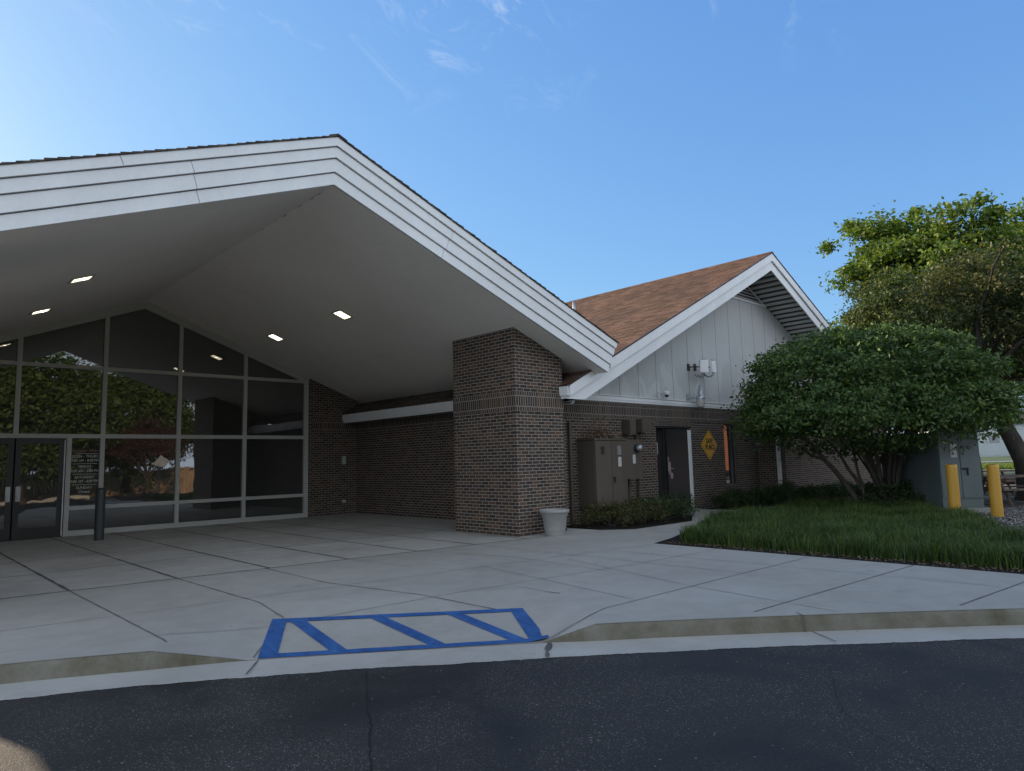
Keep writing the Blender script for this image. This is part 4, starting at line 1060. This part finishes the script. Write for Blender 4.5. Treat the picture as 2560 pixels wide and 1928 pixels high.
# ------------------------------------------------------------------ patio objects
pt = thing('planter', (10.14, 9.50, 0), 'empty round grey planter with a rolled rim in front of the brick pillar', 'planter')
B().lathe((10.14, 9.50, 0), [(.185, 0), (.20, .03), (.203, .09), (.208, .095), (.21, .12), (.212, .125), (.245, .36), (.252, .365), (.256, .39), (.262, .395), (.268, .445), (.295, .455), (.302, .48), (.295, .51), (.27, .512), (.25, .495), (.235, .40), (.225, .38), (.0001, .375)], 48).build('pot', 'pot', pt)
B().lathe((10.14, 9.50, .385), [(.0001, 0), (.228, 0)], 30).build('potting_soil', 'soil', pt)
gp = thing('bollard', (3.86, 17.3, 0), 'slim dark grey round post standing before the glass entrance wall', 'bollard')
B().lathe((3.86, 17.3, 0), [(.098, 0), (.098, 1.06), (.09, 1.10), (.06, 1.13), (.0001, 1.14)], 24).build('post', 'postgrey', gp)
def ybollard(x, y, h, label, lean=0):
    t = thing('bollard', (x, y, 0), label, 'bollard', 'yellow bollards by the transformer')
    B().lathe((x, y, -.05), [(.118, 0), (.116, h-.02), (.112, h+.04), (.103, h+.05)], 28).build('sleeve', 'yellow', t)
    B().lathe((x, y, -.05), [(.102, h+.03), (.09, h+.05), (.0001, h+.06)], 24).build('cap', 'postgrey', t)
ybollard(17.95, 4.45, 1.17, 'yellow bollard in the grass directly before the grey green transformer')
ybollard(18.22, 3.72, 1.15, 'yellow bollard standing alone in gravel at the right of the transformer')
# transformer cabinet
cc = Vector((18.72, 4.88, 0)); ux = Vector((.66, -.75, 0)).normalized(); uy = Vector((.75, .66, 0)).normalized()
tf = thing('transformer_cabinet', (19.8, 5.6, 0), 'large grey green utility transformer box behind the big bush', 'transformer')
W_, D_, H_ = .92, 3.1, 1.78
c0 = cc+ux*W_/2+uy*D_/2
B().obox(c0+Vector((0, 0, .05)), ux*(W_/2+.12), uy*(D_/2+.12), Vector((0, 0, .07))).build('concrete_pad', 'concrete', tf)
b = B(); b.obox(c0+Vector((0, 0, .12+H_/2)), ux*W_/2, uy*D_/2, Vector((0, 0, H_/2))); b.obox(c0+Vector((0, 0, .12+H_+.015)), ux*(W_/2+.03), uy*(D_/2+.03), Vector((0, 0, .02))); b.build('box_body', 'greencab', tf)
for k in (0, 1):
    cd = cc+ux*(W_*(.25+.5*k))-uy*.014+Vector((0, 0, .12+.22+(H_-.26)/2)); B().obox(cd, ux*(W_/4-.008), uy*.012, Vector((0, 0, (H_-.30)/2))).build('cabinet_door', 'greencab', tf)
b = B(); hc = cc+ux*(W_*.60)-uy*.04+Vector((0, 0, 1.05)); b.obox(hc, ux*.07, uy*.02, Vector((0, 0, .018))); b.obox(hc+ux*.05+Vector((0, 0, -.07)), ux*.012, uy*.02, Vector((0, 0, .09))); b.build('handle', 'black', tf)
b = B(); b.obox(cc+ux*(W_*.36)-uy*.03+Vector((0, 0, 1.48)), ux*.07, uy*.003, Vector((0, 0, .16))); b.build('warning_label', 'label', tf)
# picnic table
pc = thing('picnic_table', (22.3, 4.2, 0), 'weathered brown wooden picnic table behind the yellow bollards', 'picnic table')
a = R(-40); tx_ = Vector((math.cos(a), math.sin(a), 0)); ty_ = Vector((-math.sin(a), math.cos(a), 0)); o_ = Vector((22.5, 4.0, 0))
for i in range(5): B().obox(o_+ty_*(-.3+.15*i)+Vector((0, 0, .76)), tx_*1.2, ty_*.068, Vector((0, 0, .02))).build('table_board', 'wood', pc)
for s_ in (-1, 1):
    for q in (-.07, .07): B().obox(o_+ty_*(s_*.72+q)+Vector((0, 0, .45)), tx_*1.2, ty_*.066, Vector((0, 0, .02))).build('bench_board', 'wood', pc)
for s_ in (-1, 1):
    e_ = o_+tx_*s_*.85
    B().obox(e_+Vector((0, 0, .42)), tx_*.02, ty_*.78, Vector((0, 0, .045))).build('crossbar', 'wood', pc)
    for q in (-1, 1):
        B().tube([e_+ty_*q*.62+tx_*.05, e_+ty_*q*.22+tx_*.05+Vector((0, 0, .74))], .045, 4).build('leg', 'wood', pc)
t2 = copy_tree(pc, (5.6, 1.0, 0)); t2['label'] = 'second brown picnic table farther back, seen past the forked trunk'
pc['group'] = t2['group'] = 'picnic tables under the trees'

# distant white house
f_ = Vector((fw.x, fw.y, 0)).normalized(); r_ = Vector((rt.x, rt.y, 0)).normalized()
ho = f_*131; hse = thing('far_house', tuple(ho+r_*108), 'pale house with horizontal lap siding across the far road', 'house')
b = B(); 
for k in range(30):
    z = .2+k*.2; c_ = ho+r_*108+Vector((0, 0, z+.1)); b.obox(c_-f_*(.0), r_*27, f_*.03, Vector((0, 0, .1))+f_*-.045)
b.obox(ho+r_*108+f_*5+Vector((0, 0, 3.1)), r_*27, f_*4.9, Vector((0, 0, 3.1))); b.build('wall', 'lap', hse)
b = B(); rc = ho+r_*108+f_*5
P_ = [rc-r_*28-f_*6+Vector((0, 0, 6.2)), rc+r_*28-f_*6+Vector((0, 0, 6.2)), rc+r_*28+Vector((0, 0, 9.2)), rc-r_*28+Vector((0, 0, 9.2)), rc-r_*28+f_*6+Vector((0, 0, 6.2)), rc+r_*28+f_*6+Vector((0, 0, 6.2))]
b.add(P_, [(0, 1, 2, 3), (3, 2, 5, 4), (0, 3, 4), (1, 5, 2), (0, 4, 5, 1)]); b.build('roof', 'shingle2', hse)
for q in (-16, -4, 8):
    wv = B(); wv.obox(ho+r_*(108+q)-f_*.09+Vector((0, 0, 3.4)), r_*.9, f_*.03, Vector((0, 0, .8))); wv.build('window', 'glass2', hse)

# ------------------------------------------------------------------ vegetation
def tree(name, base, center, rad, ncl, per, size, spread, mat, label, cat='tree', trunk_r=.2, nl=14, trunk='bark', zmin=-.8, extra_trunks=None, group=None, squash=.7, shell=(.55, 1.0), lump=.18, fork=.35, jit=1.0, droop=.3, lobes=0):
    t = thing(name, base, label, cat, group)
    if lobes:
        PP, NN, CC = [], [], []; rd = np.array(rad)
        for k in range(lobes):
            q = k*2.39996; zz = -.55+1.35*((k*.618+.3) % 1.0); rr_ = math.sqrt(max(.05, 1-min(1, zz*zz)))
            o_ = np.array([math.cos(q)*rr_, math.sin(q)*rr_, zz])*rd*RNG.uniform(.50, .72)
            lr = rd*RNG.uniform(.30, .46)*np.array([1, 1, 1.15])
            a_, b_, c_ = crown_points(np.array(center)+o_, lr, ncl//(lobes+2), per, spread, (.35, 1.0), -1, squash, .3); PP.append(a_); NN.append(b_); CC.append(c_)
        a_, b_, c_ = crown_points(center, rd*.62, 2*ncl//(lobes+2), per, spread, (.2, 1.0), -1, squash, .2); PP.append(a_); NN.append(b_); CC.append(c_)
        P, nr, cc_ = np.concatenate(PP), np.concatenate(NN), np.concatenate(CC)
    else: P, nr, cc_ = crown_points(center, rad, ncl, per, spread, shell, zmin, squash, lump)
    V, F = leaves(P, size, nr, jit, droop); raw_mesh('crown', V, F, mat, t)
    b = B(); bs = Vector(base); ct = Vector(center)
    if extra_trunks is None:
        fk = bs.lerp(ct, fork)
        b.tube([bs-Vector((0, 0, .1)), bs+Vector((0, 0, .15)), bs.lerp(fk, .5), fk], [trunk_r*1.5, trunk_r*1.1, trunk_r*.95, trunk_r*.8], 12)
        sel = random.sample(range(len(cc_)), min(nl, len(cc_))); limbs(b, fk, [tuple(cc_[i]) for i in sel], trunk_r*.5)
    else:
        for pts_, rr_ in extra_trunks: b.tube(pts_, rr_, 12)
        ends = [Vector(p[-1]) for p, _ in extra_trunks]
        for i in random.sample(range(len(cc_)), min(nl, len(cc_))):
            tg = Vector(cc_[i]); en = min(ends, key=lambda e_: (e_-tg).length); limbs(b, en, [tg], extra_trunks[0][1][-1]*.8)
    b.build('trunk', trunk, t)
    return t

# big multi-stemmed bush
bt_ = thing('large_shrub', (19.4, 6.5, 0), 'big rounded dark green bush on bare arching stems, in the grass bed', 'bush')
P1, n1_, c1 = crown_points((19.22, 6.58, 2.35), (3.38, 3.25, 2.5), 820, 62, .165, (.84, 1.0), -.10, .42, .06)
P2, n2_, c2 = crown_points((19.22, 6.58, 2.4), (3.3, 3.1, 2.1), 500, 20, .24, (.45, .88), -.02, .6, .08)
P3, n3_, c3 = crown_points((19.22, 6.58, 2.5), (3.4, 3.2, 1.05), 620, 26, .22, (.62, 1.0), -1, .5, .12)
n3m = P3[:, 2] < 3.0
P = np.concatenate([P1, P2, P3[n3m]]); nr = np.concatenate([n1_, n2_, n3_[n3m]])
V, F = leaves(P, .115, nr, .9, .5, .5); raw_mesh('foliage', V, F, 'leaf_bush', bt_)
b = B()
def stem(base, tg, r0):
    base = Vector(base); tg = Vector(tg); mid = Vector((base.x+(tg.x-base.x)*.30, base.y+(tg.y-base.y)*.30, base.z+(tg.z-base.z)*.52)); seg = 9
    pts = [((1-t)**2)*base+2*t*(1-t)*mid+t*t*tg for t in [i/seg for i in range(seg+1)]]
    pts = [p+Vector((random.uniform(-1, 1), random.uniform(-1, 1), 0))*.035*(i > 0) for i, p in enumerate(pts)]
    b.tube(pts, [r0*(1-.82*(i/seg)**.9) for i in range(seg+1)], 7)
    for k in range(5):
        j = random.randrange(3, seg-1); q = pts[j]; e_ = q+Vector((random.uniform(-.9, .9), random.uniform(-.9, .9), random.uniform(.35, 1.0)))
        b.tube([q, q.lerp(e_, .5)+Vector((0, 0, -.06)), e_], [r0*.32, r0*.2, .006], 5)
CX, CY = 19.60, 6.28
for k in range(17):
    a = k*2.4; rr_ = random.uniform(.8, 2.6); tg = (19.3+math.cos(a)*rr_, 6.5+math.sin(a)*rr_, random.uniform(2.5, 3.9))
    stem((CX+random.uniform(-.16, .16), CY+random.uniform(-.16, .16), -.03), tg, random.uniform(.045, .075))
stem((19.25, 6.90, -.03), (17.0, 8.5, 2.9), .095); stem((19.27, 6.88, .5), (17.9, 8.2, 3.0), .055); stem((19.3, 6.85, .2), (18.4, 7.0, 3.4), .05)
b.build('stems', 'stem', bt_)
u = thing('undergrowth', (19.9, 6.2, 0), 'low leafy tangle at the foot of the big bush', 'plant')
P, nr, _c = crown_points((19.8, 6.1, .25), (1.0, 1.0, .45), 90, 40, .12, (.3, 1), -.2); V, F = leaves(P, .075, nr); raw_mesh('foliage', V, F, 'leaf_hedge', u)

# hedge shrubs under the wall
def mound(x, y, rx, ry, h, mat, label, n=70, size=.05, group='low shrubs along the brick wall'):
    t = thing('low_shrub', (x, y, 0), label, 'shrub', group)
    P, nr, c_ = crown_points((x, y, h*.35), (rx, ry, h*.62), n, 44, .075, (.62, 1), -.25, .8, .22)
    P = P[P[:, 2] > .0]; V, F = leaves(P, size, None); raw_mesh('foliage', V, F, mat, t)
    b = B(); limbs(b, (x, y, -.02), [tuple(c_[i]) for i in random.sample(range(len(c_)), 9)], .012, rt_=.004); b.build('stems', 'stem', t)
mound(12.25, 9.75, .62, .62, .50, 'leaf_hedgey', 'olive low shrub nearest the planter, under the wide cabinet')
mound(13.15, 9.60, .68, .62, .55, 'leaf_hedgey', 'olive low shrub under the right half of the wide cabinet')
mound(14.10, 9.55, .66, .60, .55, 'leaf_hedge', 'dark green low shrub below the meter box')
mound(15.00, 9.95, .62, .55, .55, 'leaf_hedge', 'dark green low shrub just left of the side door')
mound(14.6, 10.4, .5, .3, .5, 'leaf_hedge', 'dark green low shrub against the wall between meter box and door', 40)
for x, y, s_, lb in ((18.35, 10.1, .7, 'first dark shrub right of the side door under the yellow sign'), (19.5, 9.95, .75, 'dark shrub under the narrow window'), (20.6, 9.8, .7, 'dark shrub in the corner left of the downspout'),
                     (21.8, 9.35, .6, 'dark shrub at the foot of the white downspout'), (23.1, 9.3, .7, 'dark shrub in front of the brick wing, seen between bush stems'), (24.4, 9.2, .7, 'dark shrub before the far end of the brick wing')):
    mound(x, y, s_, .45, .48, 'leaf_hedge', lb, 80, .06)
mound(20.0, 9.2, .4, .3, .75, 'leaf_hedge', 'taller weedy green shrub between window and downspout', 30)

# grass in the bed
def inside(poly, X, Y):
    c = np.zeros(len(X), bool); n = len(poly)
    for i in range(n):
        x1, y1 = poly[i]; x2, y2 = poly[(i+1) % n]
        k = ((y1 > Y) != (y2 > Y)) & (X < (x2-x1)*(Y-y1)/((y2-y1) if y2 != y1 else 1e-9)+x1); c ^= k
    return c
def blades(n, poly, hmin, hmax, wid, name, mat, density=None, **kw):
    xs = [p[0] for p in poly]; ys = [p[1] for p in poly]
    X = RNG.uniform(min(xs), max(xs), n*2); Y = RNG.uniform(min(ys), max(ys), n*2); k = inside(poly, X, Y); X, Y = X[k], Y[k]
    keep = RNG.random(len(X)) < np.clip(.62+.6*np.sin(X*3.1+np.sin(Y*2.3)*2)*np.sin(Y*3.7+np.sin(X*1.9)), .25, 1); X, Y = X[keep], Y[keep]
    # tufts
    tx = X+RNG.normal(0, .02, len(X)); ty = Y+RNG.normal(0, .02, len(X)); n = len(X)
    mod = .5+.5*np.sin(X*2.1+np.sin(Y*1.7)*1.5)*np.sin(Y*2.6+X*.7)+.25*np.sin(X*9+np.sin(Y*7)*2)*np.sin(Y*8.3)
    h = RNG.uniform(hmin, hmax, n)*(.72+.42*mod); a = RNG.uniform(0, 6.283, n); ln = RNG.uniform(.15, 1.05, n)*h
    dx, dy = np.cos(a), np.sin(a); w = wid*RNG.uniform(.6, 1.3, n)
    px, py = -dy*w/2, dx*w/2; z0 = np.full(n, -.02)
    V = np.stack([np.stack([tx-px, ty-py, z0], 1), np.stack([tx+px, ty+py, z0], 1),
                  np.stack([tx+dx*ln*.35-px*.8, ty+dy*ln*.35-py*.8, h*.6], 1), np.stack([tx+dx*ln*.35+px*.8, ty+dy*ln*.35+py*.8, h*.6], 1),
                  np.stack([tx+dx*ln, ty+dy*ln, h*(1-.25*ln/h)], 1)], 1).reshape(-1, 3)
    i = np.arange(n)[:, None]*5
    F = np.concatenate([i+[0, 1, 3], i+[0, 3, 2], i+[2, 3, 4]], 0)
    return raw_mesh(name, V, F, mat, **kw)
blades(135000, [(10.50, .6), (10.50, 6.8), (11.2, 7.15), (13.7, 8.1), (16, 8.3), (19.4, 8.1), (20.4, 7.3), (19.0, 5.6), (17.9, 4.75), (17.55, 4.25), (15.2, 3.25), (13.2, 2.35), (12.7, .6)], .11, .38, .0105, 'long_grass', 'grass', label='long dark green grass filling the curved bed', cat='grass', kind='stuff')
# fallen leaves along the edge
n_ = 900; P = np.stack([RNG.uniform(10.17, 10.5, n_), RNG.uniform(1.2, 7.0, n_), RNG.uniform(.0, .03, n_)], 1); V, F = leaves(P, .035, np.tile([[0, 0, 2.]], (n_, 1)), .6, 0)
raw_mesh('leaf_litter', V, F, 'leaf_dry', label='scattered dry leaves along the bed edge', cat='leaves', kind='stuff')
# low grass verge right far (sunlit strip) given real blades
def far_blades(d1, d2, l0, l1, n, name, label):
    f = np.array([fw.x, fw.y]); f /= np.linalg.norm(f); r = np.array([rt.x, rt.y])
    d = RNG.uniform(d1, d2, n); l = RNG.uniform(l0, l1, n)*d; C_ = d[:, None]*f+l[:, None]*r; a = RNG.uniform(0, 6.28, n); h = RNG.uniform(.10, .35, n); w = .05
    px, py = -np.sin(a)*w, np.cos(a)*w
    V = np.stack([np.stack([C_[:, 0]-px, C_[:, 1]-py, np.zeros(n)], 1), np.stack([C_[:, 0]+px, C_[:, 1]+py, np.zeros(n)], 1), np.stack([C_[:, 0]+np.cos(a)*.08, C_[:, 1]+np.sin(a)*.08, h], 1)], 1).reshape(-1, 3)
    raw_mesh(name, V, (np.arange(n)[:, None]*3+[0, 1, 2]), 'leaf_tree', label=label, cat='grass', kind='stuff')
far_blades(49, 61.5, .62, .80, 16000, 'verge_grass', 'sunlit yellow green grass strip beside the far road')
# gravel stones near the bollards
n_ = 5200; 
pg = [(13.3, 2.3), (15.3, 3.2), (17.6, 4.3), (18.6, 4.7), (20, 3.4), (18, .5), (13.2, .9)]
X = RNG.uniform(13, 20.2, n_*3); Y = RNG.uniform(.4, 5, n_*3); k = inside(pg, X, Y); X, Y = X[k][:n_], Y[k][:n_]; n_ = len(X)
s_ = RNG.uniform(.012, .034, n_); o6 = np.array([(1, 0, 0), (-1, 0, 0), (0, 1, 0), (0, -1, 0), (0, 0, .7), (0, 0, -.7)], float)
V = (np.stack([X, Y, np.full(n_, .012)], 1)[:, None, :]+(o6[None]*RNG.uniform(.7, 1.2, (n_, 6, 1)))*s_[:, None, None]).reshape(-1, 3)
i = np.arange(n_)[:, None]*6; F = np.concatenate([i+q for q in ([0, 2, 4], [2, 1, 4], [1, 3, 4], [3, 0, 4], [2, 0, 5], [1, 2, 5], [3, 1, 5], [0, 3, 5])], 0)
raw_mesh('gravel_stones', V, F, 'gravel', label='loose pale gravel stones around the bollards', cat='gravel', kind='stuff')

# dark forked tree at the right edge
tree('shade_tree', (24.75, 4.0, 0), (25.2, 3.9, 5.0), (4.1, 4.1, 2.7), 640, 84, .12, .24, 'leaf_rust', 'dark spreading tree with a low forked trunk and rusty leaf tips at the right edge', nl=26, zmin=-.75, squash=.6, lobes=14,
     extra_trunks=[([(24.72, 4.05, -.1), (24.70, 4.05, .3), (24.62, 4.12, .75), (24.50, 4.25, 1.2), (24.28, 4.5, 2.0), (24.0, 4.8, 2.8), (23.7, 5.0, 3.6)], [.60, .46, .38, .25, .21, .18, .12]),
                   ([(24.75, 4.0, .2), (24.80, 3.95, .9), (24.90, 3.88, 1.8), (25.0, 3.75, 3.2)], [.40, .34, .26, .18])])
tree('maple_tree', (40.5, 9.0, 0), (40.2, 9.3, 8.5), (6.4, 6.4, 6.0), 760, 190, .25, .34, 'leaf_tree', 'tall bright sunlit leafy tree behind the big bush', trunk_r=.3, nl=40, zmin=-.9, squash=.6, lobes=17)
tree('maple_tree', (47.5, 4.5, 0), (47.5, 4.5, 9.6), (6.4, 6.4, 6.0), 600, 150, .28, .36, 'leaf_tree', 'second sunlit tree crown cut by the right edge of the picture', trunk_r=.3, nl=30, zmin=-.9, squash=.6, lobes=17)
tree('crabapple_tree', (30.6, 9.0, 0), (30.7, 8.9, 7.0), (2.1, 2.1, 1.7), 300, 80, .15, .24, 'leaf_dark', 'dark small tree between the gable and the sunlit tree', trunk_r=.16, nl=18, zmin=-.9, lump=.2)
tree('street_tree', (75, 18, 0), (75, 18, 7), (5, 5, 4), 160, 40, .5, .7, 'leaf_dark', 'thick trunked far tree standing in front of the pale house', trunk_r=.8, nl=8)

# across the street, behind the camera: what the glass wall mirrors
tree('roadside_tree', (6.5, -8.5, -.18), (6.5, -8.5, 4.6), (4.8, 3.6, 3.7), 900, 60, .24, .42, 'leaf_green', 'wide green tree across the street mirrored in the left panes', trunk_r=.2, nl=22, zmin=-.9)
tree('roadside_tree', (12.8, -12.5, -.18), (12.8, -12.5, 4.9), (4.4, 3.4, 3.6), 800, 60, .24, .42, 'leaf_green', 'second green tree across the street mirrored above the picket fence', trunk_r=.2, nl=20, zmin=-.9)
tree('roadside_tree', (1.5, -11, -.18), (1.5, -11, 5.0), (4.8, 3.6, 3.8), 800, 60, .24, .42, 'leaf_green', 'green tree farthest left across the street', trunk_r=.2, nl=18, zmin=-.9)
tree('plum_tree', (12.6, -7.2, -.18), (12.6, -7.2, 2.9), (2.2, 1.7, 1.4), 200, 44, .12, .22, 'leaf_purple', 'purple leaved small tree mirrored in the lower panes', trunk_r=.10, nl=16, zmin=-.6)
fn = thing('picket_fence', (14, -14.2, -.18), 'tan wooden board fence across the street, mirrored in the glass', 'fence')
x = 2.0; b = B()
while x < 30:
    h = 1.55+random.uniform(-.03, .03); b.prism([(x, -.18), (x+.13, -.18), (x+.13, h-.06), (x+.065, h+.02), (x, h-.06)], -14.2, -14.18); x += .15
b.build('board', 'fencewood', fn)
b = B(); b.box(2, 30, -14.26, -14.2, .1, .2); b.box(2, 30, -14.26, -14.2, 1.1, 1.2)
b.build('rail', 'fencewood', fn)
B().box(-60, 60, -9.4, -9.0, -.19, -.02).build('far_curb', 'concrete', kind='structure')
ds = thing('road_sign', (11.3, -.4, -.02), 'grey backed diamond road sign on a post beside the sidewalk', 'sign')
B().bbox(11.27, 11.33, -.43, -.37, -.02, 2.3, .006).build('post', 'galv', ds)
B().prism([(11.3, 1.45), (11.72, 1.87), (11.3, 2.29), (10.88, 1.87)], -.365, -.36).build('sign_plate', 'galv', ds)
rb = thing('brick_house', (66, -19, -.1), 'sunlit red brick house across the street, mirrored in the narrow window', 'house')
B().box(54, 80, -24, -14, -.1, 6.0).build('wall', 'redbrick', rb)
B().add([(53, -13.5, 5.9), (81, -13.5, 5.9), (81, -19, 9), (53, -19, 9), (53, -24.5, 5.9), (81, -24.5, 5.9)], [(0, 1, 2, 3), (3, 2, 5, 4), (0, 3, 4), (1, 5, 2), (0, 4, 5, 1)]).build('roof', 'shingle2', rb)
